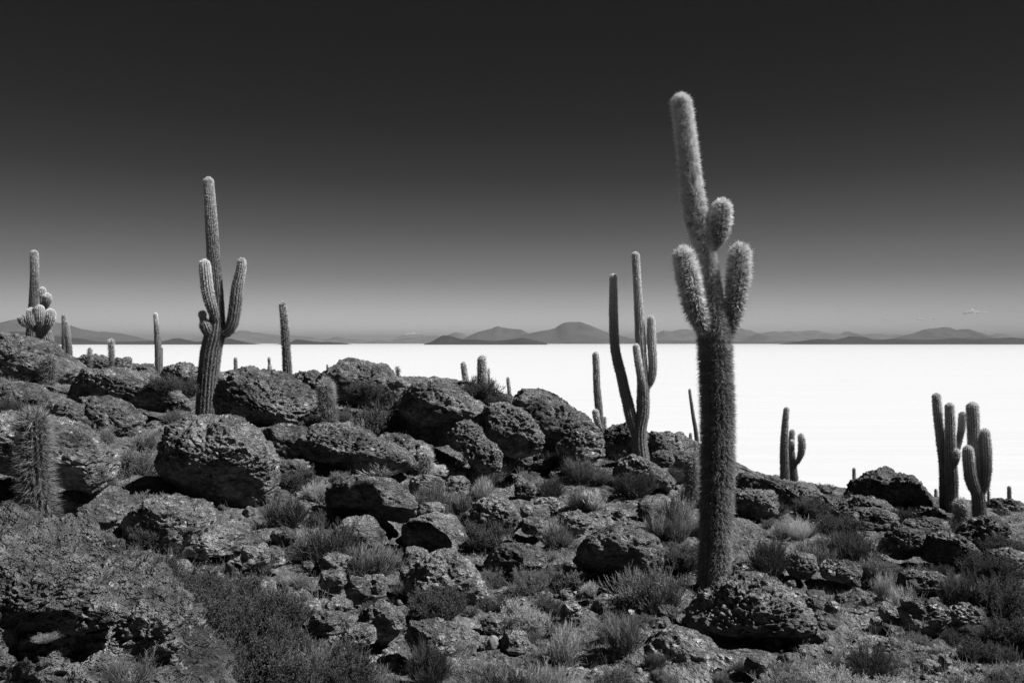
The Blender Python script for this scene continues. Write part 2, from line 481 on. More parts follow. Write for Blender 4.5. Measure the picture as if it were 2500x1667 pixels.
l__.new(x__.outputs[0], x2_.inputs[1]); l__.new(tr_.outputs[0], x2_.inputs[2]); l__.new(x2_.outputs[0], o__.inputs['Surface'])
M_cloud = m_
cloud([(2365,762,8,3),(2372,759,5,3.5),(2380,762,9,2.6),(2356,765,5,1.5),(2396,764,12,1.2),(2405,763,6,1.2)], 'largest little white cloud, on the right above the flat-topped hill', 1)
cloud([(2243,779,6,1.8),(2250,780,5,1.4)], 'tiny white cloud just left of the two-peaked hill on the right', 2)
cloud([(2281,778,5,1.6)], 'tiny white cloud right above the two-peaked hill on the right', 3)
cloud([(2161,780,4.5,1.5)], 'tiniest faint cloud, leftmost of the four low clouds', 4)
# ------------------------------------------------------------------ cacti
def catmull(p, n):
    p = np.array(p, float)
    if len(p) == 2: p = np.array([p[0], (p[0] + p[1]) / 2, p[1]])
    q = np.concatenate([[2 * p[0] - p[1]], p, [2 * p[-1] - p[-2]]])
    o = []
    for i in range(1, len(q) - 2):
        t = np.linspace(0, 1, n, endpoint=False)[:, None]
        a, b, c, d = q[i - 1], q[i], q[i + 1], q[i + 2]
        o.append(0.5 * ((2 * b) + (-a + c) * t + (2 * a - 5 * b + 4 * c - d) * t * t + (-a + 3 * b - 3 * c + d) * t ** 3))
    return np.concatenate(o + [p[-1:]])

def column(path, ribs, ribdep, res, whole_top=True):
    """path: (x,y,z,r) base -> tip point. returns rings centre, frames, radius"""
    q = catmull(path, 24)
    seg = np.linalg.norm(np.diff(q[:, :3], axis=0), axis=1)
    s = np.concatenate([[0], np.cumsum(seg)])
    L = s[-1]
    rt = q[-1, 3]
    body = np.arange(0, L - rt * 1.05, res)
    k = np.linspace(0, 1, 14)
    cap = (L - rt * 1.05) + rt * 1.05 * np.sin(k * math.pi / 2)
    ss = np.concatenate([body, cap])
    c = np.stack([np.interp(ss, s, q[:, j]) for j in range(4)], 1)
    r = c[:, 3].copy()
    d = np.clip((ss - (L - rt * 1.05)) / (rt * 1.05), 0, 1)
    r = r * np.sqrt(np.clip(1 - d * d, 0.0005, 1))
    c = c[:, :3]
    T = np.gradient(c, axis=0); T /= np.linalg.norm(T, axis=1)[:, None] + 1e-12
    T[-13:] = T[-14]
    ref = np.array([0, 1, 0.0])
    U = ref - (T @ ref)[:, None] * T; U /= np.linalg.norm(U, axis=1)[:, None]
    Vv = np.cross(T, U)
    return c, T, U, Vv, r, ss, L

def cactus_part(name, path, parent, origin, ribs=22, ribdep=0.045, spines=9000, slen=0.05, swid=0.0022,
                tone=(0.15, 0.9), droop=0.0, seed=0, spread=0.8, flesh_tone=0.5, top_white=0.35, label=None, out_=1.0, jit=0.15, wool=0.35):
    r_ = np.random.default_rng(seed + 100)
    path = np.array(path, float)
    res = max(0.012, path[:, 3].mean() * 0.16)
    c, T, U, Vv, r, ss, L = column(path, ribs, ribdep, res)
    per = 6
    na = ribs * per
    th = np.arange(na) * 2 * math.pi / na
    q = np.stack([ss, np.zeros_like(ss) + seed, np.zeros_like(ss)], 1)
    wob = 1 + 0.035 * fbm(q / max(0.25, path[:, 3].mean() * 1.5), 3, seed)
    prof = 1 - ribdep * (0.5 - 0.5 * np.cos(th * ribs)) ** 0.8
    rr = (r * wob)[:, None] * prof[None, :]
    n1 = len(ss)
    bump = perlin(np.stack([np.repeat(ss / 0.05, na), np.tile(th * 3, n1), np.full(n1 * na, seed * 1.0)], 1), 3).reshape(n1, na)
    rr = rr * (1 + 0.018 * bump)
    V = c[:, None, :] + rr[:, :, None] * (np.cos(th)[None, :, None] * U[:, None, :] + np.sin(th)[None, :, None] * Vv[:, None, :])
    idx = np.arange(n1 * na).reshape(n1, na); nx = np.roll(idx, -1, 1)
    fa = np.stack([idx[:-1], nx[:-1], nx[1:], idx[1:]], -1).reshape(-1, 4)
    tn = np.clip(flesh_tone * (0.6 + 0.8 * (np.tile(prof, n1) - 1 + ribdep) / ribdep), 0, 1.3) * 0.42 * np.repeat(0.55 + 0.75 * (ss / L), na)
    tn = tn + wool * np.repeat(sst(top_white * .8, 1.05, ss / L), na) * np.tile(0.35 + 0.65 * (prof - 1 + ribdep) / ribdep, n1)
    V = V.reshape(-1, 3) - origin
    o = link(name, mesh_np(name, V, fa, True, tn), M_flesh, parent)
    if label: o['label'] = label
    # spines on the rib crests
    if spines:
        m = spines
        # areoles sit in rows on the ribs, each with its own bundle
        gap = max(0.022, path[:, 3].mean() * 0.13)
        nrow = max(4, int(L / gap))
        si = r_.random(m * 2)
        keep = r_.random(m * 2) < (0.45 + 0.55 * sst(0.4, 1.0, si))
        si = si[keep][:m]; m = len(si)
        rib = r_.integers(0, ribs, m)
        row = np.floor(si * nrow)
        cell = (row * 131 + rib * 7919 + seed).astype(np.int64)
        hh_ = _h(cell, cell * 0 + rib, cell * 0 + 3, seed)
        ha = (hh_ & np.uint32(1023)).astype(float) / 1023; hb = ((hh_ >> np.uint32(10)) & np.uint32(1023)).astype(float) / 1023
        hc = ((hh_ >> np.uint32(20)) & np.uint32(1023)).astype(float) / 1023
        si = (row + 0.3 + 0.4 * ha) / nrow * L + r_.normal(0, gap * .16, m)
        si = np.clip(si, 0, L)
        ntip = m // 30
        si[:ntip] = L - path[-1, 3] * 1.05 * r_.random(ntip) ** 1.5
        kk = np.interp(si, ss, np.arange(n1)); i0 = np.clip(np.round(kk).astype(int), 0, n1 - 1)
        t = rib * 2 * math.pi / ribs + r_.normal(0, jit, m) * 2 * math.pi / ribs
        nrm = np.cos(t)[:, None] * U[i0] + np.sin(t)[:, None] * Vv[i0]
        rad_ = (r * wob)[i0]
        cc = np.stack([np.interp(si, ss, c[:, j]) for j in range(3)], 1)
        base = cc + nrm * (rad_ * 0.985)[:, None]
        near = sst(L - path[-1, 3] * 1.1, L, si)
        nrm2 = nrm * (1 - 0.8 * near)[:, None] + T[i0] * near[:, None]
        side = np.cross(T[i0], nrm)
        up = (si / L)
        tilt = -droop * (1 - up) + 0.35 * up * (droop > 0) + (hb - .5) * 0.7 + r_.normal(0, spread * 0.45, m)
        d = nrm2 * out_ + T[i0] * tilt[:, None] + side * ((hc - .5) * 0.9 + r_.normal(0, spread * 0.45, m))[:, None]
        d /= np.linalg.norm(d, axis=1)[:, None]
        ln = slen * r_.uniform(0.45, 1.15, m) * np.where(r_.random(m) < 0.08, 1.35, 1)
        e1 = np.cross(d, r_.normal(0, 1, (m, 3))); e1 /= np.linalg.norm(e1, axis=1)[:, None]
        e2 = np.cross(d, e1)
        w = swid * r_.uniform(0.7, 1.3, m)
        bend = (np.array([0, 0, -1.0]) * 0.12 * droop)[None, :] * ln[:, None]
        a0_ = base + e1 * w[:, None]
        a1_ = base + (-0.5 * e1 + 0.866 * e2) * w[:, None]
        a2_ = base + (-0.5 * e1 - 0.866 * e2) * w[:, None]
        tip = base + d * ln[:, None] + bend
        VV = np.stack([a0_, a1_, a2_, tip], 1).reshape(-1, 3) - origin
        b = np.arange(m) * 4
        FF = np.concatenate([np.stack([b, b + 1, b + 3], 1), np.stack([b + 1, b + 2, b + 3], 1), np.stack([b + 2, b, b + 3], 1)])
        patch = perlin(np.stack([cc[:, 2] * 3, t * 2, cc[:, 0]], 1), seed + 5)
        tv = tone[0] + (tone[1] - tone[0]) * np.clip(sst(0, 1, (up - top_white) / (1.02 - top_white)) + 0.12 * patch, 0, 1)
        tv = tv * r_.uniform(0.6, 1.25, m) * (0.62 + 0.85 * ha)
        tv = np.repeat(np.clip(tv * 1.25, 0.02, 1.0), 4)
        s_ = link('spines', mesh_np('spines', VV, FF, False, tv), M_spine, o)
        s_['kind'] = 'stuff'
    return o

def cactus(label, Y, parts, group='columnar cacti on the rocky slope', cat='cactus', dens=1.0, slen=0.045, base_ext=0.12, seed=1, sw=None, fur=0.6, **kw):
    """parts: list of (name, [(px,py,hw[,dY])...] tip first -> base last, opts)"""
    t0 = parts[0][1][-1]
    org = P(t0[0], t0[1], Y)
    o = thing('cactus', label, cat, tuple(org), group)
    for i, pt in enumerate(parts):
        nm, pl, op = pt[0], pt[1], dict(pt[2]) if len(pt) > 2 else {}
        path = []
        k = dict(kw); k.update(op)
        sl = k.pop('slen', slen)
        for p in pl[::-1]:
            y = Y + (p[3] if len(p) > 3 else 0)
            q = P(p[0], p[1], y)
            path.append((q[0], q[1], q[2], max(0.02, p[2] * y / F - sl * fur)))
        if i == 0 or k.pop('ground', False):
            b = path[0]
            path.insert(0, (b[0], b[1], b[2] - base_ext, b[3]))
        k.pop('ground', None)
        # tip: the drawn tip is the fur's end
        a = np.array(path[-1]); b = np.array(path[-2]); v = a[:3] - b[:3]; v /= np.linalg.norm(v)
        if len(path) > 2 and path[-1][3] < path[-2][3] * 0.6:
            a[3] = path[-2][3] * 0.9
        a[:3] -= v * sl * 0.7
        path[-1] = tuple(a)
        Lm = sum(np.linalg.norm(np.array(path[j][:3]) - np.array(path[j + 1][:3])) for j in range(len(path) - 1))
        area = Lm * 2 * math.pi * np.mean([p[3] for p in path])
        dn = 9000 * (10.0 / max(Y, 6)) ** 0.7 * dens * k.pop('dens', 1.0)
        ns = int(min(150000, area * dn))
        width = k.pop('sw', None) or sw or max(0.0014, 0.00021 * Y)
        rb = k.pop('ribs', None) or int(np.clip(2 * math.pi * np.mean([p[3] for p in path]) / 0.046, 14, 34))
        cactus_part(nm, path, o, org, ribs=rb, spines=ns, slen=sl, swid=width, seed=seed * 31 + i, **k)
    return o

# ---- the cacti of the photograph
cactus('giant tallest cactus in the foreground, thick bristly trunk with three stubby raised arms', 10.0, [
 ('trunk', [(1661,229,22),(1664,254,24),(1670.5,303.6,24.5),(1678.7,366,24.5),(1685,428,26),(1693,490,28.5),(1705.7,552,27),(1718,594,25),(1729,635,19.5),(1737,676.6,20),(1742,738.7,27),(1743,780,38),(1744,814,42),(1746,865,43),(1750,951,43),(1752,1036,43),(1752,1122,43),(1750,1207,43),(1748,1293,42),(1745,1357,42),(1741,1432,43)], dict(tone=(0.19, 1.0), droop=0.75, top_white=0.36, dens=2.2, sw=0.0027)),
 ('arm', [(1762,482,22,-.03),(1763,505,25,-.03),(1762.5,531.5,26,-.03),(1758,564.7,24,-.03),(1750,590,17,-.02),(1734,610,10,0)], dict(label='short stubby upper arm on the right side', tone=(0.30, 1.0), droop=0.35, top_white=0.0, dens=1.4, slen=0.055)),
 ('arm', [(1668,598,22,-.22),(1670,627,27,-.22),(1681,676.6,31,-.24),(1691,730,31,-.24),(1705.7,778,27,-.18),(1722,808,18,-.08),(1738,822,12,0)], dict(label='thick bristly raised arm on the left side', tone=(0.32, 1.0), droop=0.5, top_white=0.0, dens=1.1, slen=0.070)),
 ('arm', [(1809,589.5,22,.0),(1807,622.7,28,.0),(1803,676.6,31,.0),(1795,738.7,29,.0),(1786.5,780,24,0),(1774,818,18,0),(1755,842,12,0)], dict(label='darker bristly raised arm on the right side', tone=(0.25, 0.85), droop=0.5, top_white=0.0, dens=1.1, slen=0.070)),
], slen=0.075, seed=2, dens=1.0, sw=0.0040, flesh_tone=0.22, ribdep=0.05, jit=0.24, wool=0.75, spread=0.65, group='tall branching cacti')
cactus('tall ribbed cactus on the left with two long raised arms and a knobbed stub', 16.0, [
 ('trunk', [(509,431.6,10),(509.5,445,12),(511.7,479,13.5),(516.8,558,15),(522,637,16),(528.7,716,16.5),(531,765,18),(525,815,25),(516,854.5,26),(509,914,26),(505,973,26),(502,1015,25)], dict(top_white=0.55)),
 ('arm', [(499,632,12,-.25),(500,645,14,-.25),(502,669,15,-.27),(507.7,716,15.5,-.27),(517,750,14.5,-.25),(525,776,11,-.12),(533,795,9,0)], dict(label='pale furry arm close against the left of the column', top_white=0.0, tone=(0.2, 0.95))),
 ('arm', [(493.5,757,9,-.25),(494,768,10.5,-.25),(496,778,9,-.25),(501,793,15,-.22),(508,809,15,-.15),(520,822,12,-.05)], dict(label='short dark stub with a round knob', top_white=0.2, tone=(0.1, 0.5))),
 ('arm', [(590.7,628.5,10),(590,645,11.5),(588,661,12),(580,700,15),(574,748,16),(568,785,16),(557,806,15.5),(545,812,15),(530,812,14)], dict(label='long raised arm curving out on the right', top_white=0.35)),
], slen=0.03, seed=3, ribdep=0.07, tone=(0.12, 0.7), flesh_tone=0.6, group='tall branching cacti', dens=1.5)
cactus('candelabra cactus behind the rocks, two tall columns forking from a short trunk', 16.5, [
 ('trunk', [(1551,614.4,9),(1552,628,10),(1556.5,706,10.5),(1560,763.8,12),(1563.5,827.5,13.5),(1568,891,13.5),(1570,942,16),(1570,980.6,17),(1569,1012.5,17),(1562,1044,18),(1561,1082.6,20),(1566,1132,23)], dict(top_white=0.3)),
 ('arm', [(1497,667.6,9,.1),(1497.3,685,10,.1),(1497.5,706,10.5,.1),(1498,779.7,12,.1),(1501,843.5,12.5,.1),(1507.7,882,13.5,.1),(1517,917,14,.08),(1525,955,14.5,.05),(1532,980.6,15,.03),(1538,1009,15.5,0),(1547,1040,15,0),(1556,1068,14,0)], dict(label='long left column standing apart', top_white=0.5)),
 ('arm', [(1589,768.6,9),(1589.5,785,10.5),(1590.6,827.5,12),(1593.5,891,12),(1590.6,923,11),(1583,941,9),(1574,955,7)], dict(label='slim raised arm on the right', tone=(0.25, 0.95), top_white=0.0)),
 ('arm', [(1553,837.7,8,-.2),(1553.5,850,9.5,-.22),(1557,875,10,-.24),(1563.5,917,10.5,-.24),(1568,939,10,-.2),(1571,953,8,-.05)], dict(label='pale short arm across the front of the trunk', tone=(0.4, 1.0), top_white=0.0)),
], slen=0.028, seed=4, tone=(0.24, 0.95), flesh_tone=1.0, wool=.6, group='tall branching cacti', dens=1.3)
cactus('double-trunked cactus at the far left with a cluster of fat round arms', 26.0, [
 ('trunk', [(106,738,7),(106,752,8),(104,772,10),(103,792,14),(106,810,18),(110,830,20.5),(111.5,862,21)], dict()),
 ('trunk', [(83.5,610,8,.6),(83.7,622,9.5,.6),(84,680,10,.6),(81,751,11,.6),(77,800,12,.6),(75,850,12.5,.6)], dict(ground=True, label='tall slender rear trunk', top_white=0.6)),
 ('arm', [(52,769,7,.5),(51,776,9,.5),(55,788,8,.5),(66,795,6,.5),(76,800,5,.5)], dict(label='small curled arm sticking out to the left')),
 ('arm', [(104,700,7,.2),(104,710,8.5,.2),(105,738,8,.1),(105,760,7,0)], dict(tone=(0.2, 0.8))),
 ('arm', [(115,714,8,-.1),(115,725,10.5,-.1),(115,738,10,-.05),(110,750,7,0)], dict(tone=(0.2, 0.9))),
 ('arm', [(76,750,8,-.1),(75.5,762,10,-.1),(76,780,11,-.15),(84,797,12,-.15),(97,806,10,-.05)], dict(tone=(0.2, 0.9))),
 ('arm', [(97,744,9,-.45),(97,757,12,-.5),(97,778,12,-.5),(99,794,9,-.4),(101,806,6,-.2)], dict(tone=(0.15, 0.8), top_white=0.1)),
 ('arm', [(123,753,10,-.25),(123,765,13,-.3),(121,782,13,-.3),(115,797,10,-.2),(109,806,7,0)], dict(tone=(0.15, 0.8), top_white=0.1)),
], slen=0.035, seed=5, ribdep=0.08, tone=(0.10, 0.6), flesh_tone=0.55, wool=.25, base_ext=0.8, group='tall branching cacti')
cactus('pair of narrow columns joined at the base, right of the fat-armed cactus', 27.0, [
 ('column', [(163.5,784,4,-.1),(164,793,5,-.1),(165,815,7.5,-.1),(168,845,8,-.1),(169,875,8.5,-.1)]),
 ('column', [(156,765.5,4.5,.1),(156,775,5.5,.1),(157,810,6,.1),(156,850,6.3,.1),(156,874,6.5,.1)], dict(ground=True)),
], slen=0.03, seed=6, tone=(0.08, 0.45), group='single column cacti')
def single(label, Y, pl, **k):
    k.setdefault('slen', 0.04); k.setdefault('group', 'single column cacti')
    return cactus(label, Y, [('column', pl, dict())], **k)
single('short bristly dark column on the left skyline, right of the twin columns', 22, [(219,847,4.5),(219,856,6.5),(219.5,875,7.5),(219,898,7.5)], seed=7, tone=(0.1, 0.4), slen=0.06)
single('stout bristly column on the left skyline beside the square block of rock', 21, [(271.7,826,6),(272,836,8),(272,865,8.5),(272,899,8.5)], seed=8, tone=(0.1, 0.5), slen=0.06)
single('tall slim column with a pale banded tip, left of the tall ribbed cactus', 24, [(379.5,762.5,4.5),(380,772,5.5),(381.7,796,6),(384,825,7.5),(386,850,8.7),(387,913,9)], seed=9, tone=(0.1, 1.0), top_white=0.7, slen=0.025, ribdep=0.12, flesh_tone=0.8)
single('thin dark column half hidden behind the slim pale-tipped column', 27, [(394.5,848,2.6),(395,856,3.2),(395,911,3.6)], seed=10, tone=(0.08, 0.3), slen=0.02)
single('squat bristly young cactus on the top-left outcrop, in front of the fat-armed cactus', 14, [(121,862,9),(121,875,13),(119,900,15),(115,936,15)], seed=11, fur=.22, wool=0.0, tone=(0.08, 0.22), slen=0.09, dens=1.5, base_ext=0.0, group='young long-spined cacti')
single('small dark thumb-shaped cactus on the skyline right of the tall ribbed cactus', 26, [(575,872,4),(575,879,5),(575.5,905,5.3)], seed=12, tone=(0.1, 0.3), slen=0.03)
cactus('small pale peanut-shaped cactus of two segments on the skyline left of the leaning column', 27, [
 ('column', [(659,889,5),(659,900,6.6),(659,912,6.3),(656,928,5)]),
 ('head', [(657,869.5,3),(657,877,4.2),(657.5,885,4),(658,893,4.5)]),
], seed=13, tone=(0.3, 0.8), slen=0.025, group='single column cacti')
single('leaning lone column without arms, centre left, on the rocks beside the dome', 20, [(689,735.7,6.5),(690,745,9),(694,779.7,10.5),(699,859,12),(702,910,13),(703.6,938,13.2)], seed=14, tone=(0.10, 0.5), wool=.15, slen=0.045, ribdep=0.1)
single('tiny cactus tip peeking over the left edge of the dome rock', 28, [(799.5,888,2.4),(799.5,893,3.1),(799.5,908,3.3)], seed=15, tone=(0.3, 0.6), slen=0.02)
single('small bushy-spined cactus on the right slope of the dome rock', 20, [(971,892,5),(971,902,7.6),(971,926,8)], seed=16, tone=(0.12, 0.4), slen=0.07)
single('pale stumpy column left of the thick one above the dark bush, centre skyline', 23, [(1131,882,5.5),(1132,892,8),(1135,915,8.5),(1138,945,8.7)], seed=17, tone=(0.25, 0.9), slen=0.035, base_ext=0.8)
cactus('thick pale column rising out of the dark bush on the centre skyline', 21, [
 ('column', [(1177,865.5,8),(1177,880,12),(1177,905,12.8),(1177,945,13)]),
 ('stem', [(1193,897,4,.4),(1193,906,5,.4),(1194,945,5.5,.4)], dict(ground=True)),
 ('stem', [(1163,914,3,.3),(1163,921,4,.3),(1163,945,4.5,.3)], dict(ground=True)),
], seed=18, tone=(0.25, 0.85), slen=0.05, base_ext=0.8, group='single column cacti')
single('narrow pale column right of the dark bush on the centre skyline, beside a boulder', 24, [(1240,919,4),(1240.5,927,5),(1243,950,5.4),(1244,972,5.5)], seed=19, tone=(0.3, 0.8), slen=0.025, base_ext=0.8)
cactus('wavy pale column behind the big centre boulder, with two low offshoots', 21, [
 ('column', [(1454,858,7),(1454.5,870,9),(1456,900,9.3),(1457,939,9.5),(1461,987,10.5),(1466,1050,10)]),
 ('offshoot', [(1453,997,7,-.3),(1453.5,1005,9,-.3),(1457,1024,9,-.3),(1464,1045,7,-.1)], dict(tone=(0.5, 1.0))),
 ('offshoot', [(1477,1015,4,.1),(1477,1022,5,.1),(1477,1048,5.5,.1)], dict(ground=True, tone=(0.4, 1.0))),
], seed=20, tone=(0.2, 0.85), slen=0.03, base_ext=0.8, group='single column cacti')
single('very thin leaning column just left of the giant cactus, against the salt', 22, [(1683.5,948.5,3.2),(1684,956,4),(1686.5,975,4.4),(1693,1019,5.3),(1698,1048,5.8),(1702,1085,6)], seed=21, tone=(0.15, 0.5), slen=0.02)
single('tiny thumb-shaped cactus at the foot of the thin leaning column', 22.3, [(1686,1055,3.5),(1686,1061,4.4),(1686.5,1085,4.6)], seed=22, tone=(0.3, 0.8), slen=0.02)
single('dark long-spined young cactus close to the left side of the giant trunk', 12, [(1688,1100,8),(1688,1115,12.5),(1687,1150,14.5),(1688,1192,15)], seed=23, fur=.22, tone=(0.10, 0.35), slen=0.085, dens=1.5, group='young long-spined cacti')
cactus('slender twin-trunked cactus right of the giant one, with an elbow-bent arm', 21, [
 ('trunk', [(1920.5,993,6,-.15),(1920,1002,7.5,-.15),(1916.5,1041,9,-.15),(1914,1105,11,-.15),(1915.5,1150,12,-.15),(1916,1188,13,-.15)]),
 ('trunk', [(1934,1047,6,.2),(1934,1056,7.5,.2),(1932,1089,8,.2),(1935.5,1137,10.5,.2),(1940,1188,12,.2)], dict(ground=True)),
 ('arm', [(1955,1056,7,-.05),(1956,1066,9,-.05),(1958,1082,10.5,-.05),(1956,1105,9.5,0),(1949,1124,7,.1),(1940,1135,6,.2)], dict(label='arm bent up on the right', tone=(0.35, 1.0))),
 ('bud', [(1934,1072,5,-.1),(1934,1080,6,-.1),(1934,1098,6,.1)], dict(label='small bud on the rear trunk', tone=(0.35, 1.0))),
], seed=24, tone=(0.15, 0.75), slen=0.035, group='tall branching cacti')
single('pale domed cushion cactus at the foot of the twin-trunked cactus', 18.6, [(1953,1172,9),(1953,1180,11.5),(1953,1192,12)], seed=25, tone=(0.4, 0.8), slen=0.03, group='young long-spined cacti')
single('thin little column just left of the rock mound on the right', 24, [(2084.5,1141,3.6),(2085,1148,4.5),(2085.5,1170,5),(2087,1200,5.2)], seed=26, tone=(0.2, 0.6), slen=0.022, base_ext=0.8)
single('thin little column directly left of the big cactus group on the right', 24, [(2284.5,1192,3.5),(2285,1199,4.5),(2285,1215,4.8),(2285.5,1236,5)], seed=27, tone=(0.2, 0.6), slen=0.022, base_ext=0.8)
cactus('left cactus of the big right-hand group, with a curved arm and round bud', 17, [
 ('trunk', [(2318,982,9,0),(2318.5,993,11.5,0),(2320,1041,13,0),(2321,1105,14.5,0),(2323,1169,16,0),(2323,1256,17,0)]),
 ('trunk', [(2286,958,9,.2),(2286.5,970,11,.2),(2289.5,1009,12,.2),(2296,1073,11.5,.2),(2300.6,1137,9.5,.2),(2301.5,1190,9.5,.2),(2302,1256,9.5,.2)], dict(ground=True, label='leaning taller stem on the left')),
 ('arm', [(2349,1004,8,.1),(2349,1014,9.5,.1),(2348,1041,10,.1),(2342,1073,9,.1),(2337,1094,8,.05),(2329,1108,7,0)], dict(label='dark arm with a dry tip curving up on the right', tone=(0.08, 0.35))),
 ('bud', [(2336,1093,7,-.1),(2335,1104,10.5,-.12),(2334,1118,11,-.12),(2331,1134,8,-.08)], dict(label='round pale bud', tone=(0.4, 0.9), top_white=0.0)),
], seed=28, tone=(0.15, 0.9), wool=.6, slen=0.032, group='tall branching cacti')
cactus('right cactus of the big right-hand group, three thick stems rising like a trident', 16.5, [
 ('trunk', [(2373,980,12,0),(2374,994,15,0),(2375.6,1025,15.3,0),(2378.8,1105,15,0),(2383.5,1169,14.5,0),(2388,1205,16,0),(2392,1272,18,0)]),
 ('arm', [(2363.8,1085,10,-.2),(2363.5,1098,13,-.2),(2364.5,1121,14.5,-.15),(2369,1162.5,15.5,-.15),(2377,1188,15,-.1),(2386,1206,13,0)], dict(label='short left prong')),
 ('arm', [(2403.6,1044,10,-.05),(2404,1058,13,-.05),(2406,1089,14.5,-.05),(2407.5,1137,14.5,-.05),(2404,1172,14,-.05),(2397,1198,12,0),(2388,1216,10,0)], dict(label='right prong')),
], seed=29, tone=(0.12, 0.9), wool=.6, slen=0.032, group='tall branching cacti', droop=0.2)
single('small shaggy long-spined cactus between the two cacti of the right-hand group', 15.9, [(2347,1213,9),(2347,1226,14),(2347,1245,16),(2347,1268,16)], seed=30, fur=.4, tone=(0.15, 0.6), slen=0.10, dens=1.3, group='young long-spined cacti')
single('small column half hidden behind the trident cactus on the right', 18, [(2413,1176,4),(2413,1184,5.2),(2413,1218,5.6)], seed=31, tone=(0.2, 0.6), slen=0.05)
single('short round-topped column near the right edge, behind the last rocks', 22, [(2464,1185.5,4),(2464,1193,5.2),(2464.5,1228,5.6)], seed=32, tone=(0.2, 0.5), slen=0.022, base_ext=0.8)
single('tiny pale cactus dome at the very right edge', 22, [(2498,1239,4),(2498,1245,5.5),(2498,1256,6)], seed=33, tone=(0.5, 0.8), slen=0.02, base_ext=0.8)
single('shaggy young cactus with long drooping spines beside the foreground rock on the left', 6.0, [(80,992,22),(80.5,1014,27),(82,1077.6,29),(87,1173,30),(98,1260,31),(113,1320,30)], seed=34, tone=(0.02, 0.15), slen=0.085, dens=0.55, flesh_tone=0.10, wool=0.0, droop=0.8, spread=0.7, sw=0.0019, ribs=16, ribdep=.1, base_ext=0.9, group='young long-spined cacti', fur=0.0)
single('mid-sized shaggy cactus standing among the centre-left rocks, with long curved spines', 14, [(796,920,9),(796,938,15),(797.7,975,18),(801,1010,18),(803,1040,18)], seed=35, fur=.22, tone=(0.10, 0.38), slen=0.11, dens=1.2, droop=0.3, spread=1.0, group='young long-spined cacti')
single('little pale shaggy cactus in the middle, above the flat slabs', 12, [(1036,1085,8),(1037,1100,14),(1039,1118,15.5),(1040,1136,15)], seed=36, fur=.22, tone=(0.3, 0.6), slen=0.085, dens=1.4, spread=1.0, group='young long-spined cacti')
# ------------------------------------------------------------------ rocks
_ico = {}
MARKS = []
def ico(n):
    if n not in _ico:
        bm = bmesh.new(); bmesh.ops.create_icosphere(bm, subdivisions=n, radius=1)
        _ico[n] = (np.array([v.co[:] for v in bm.verts]), np.array([[v.index for v in f.verts] for f in bm.faces]))
        bm.free()
    return _ico[n]

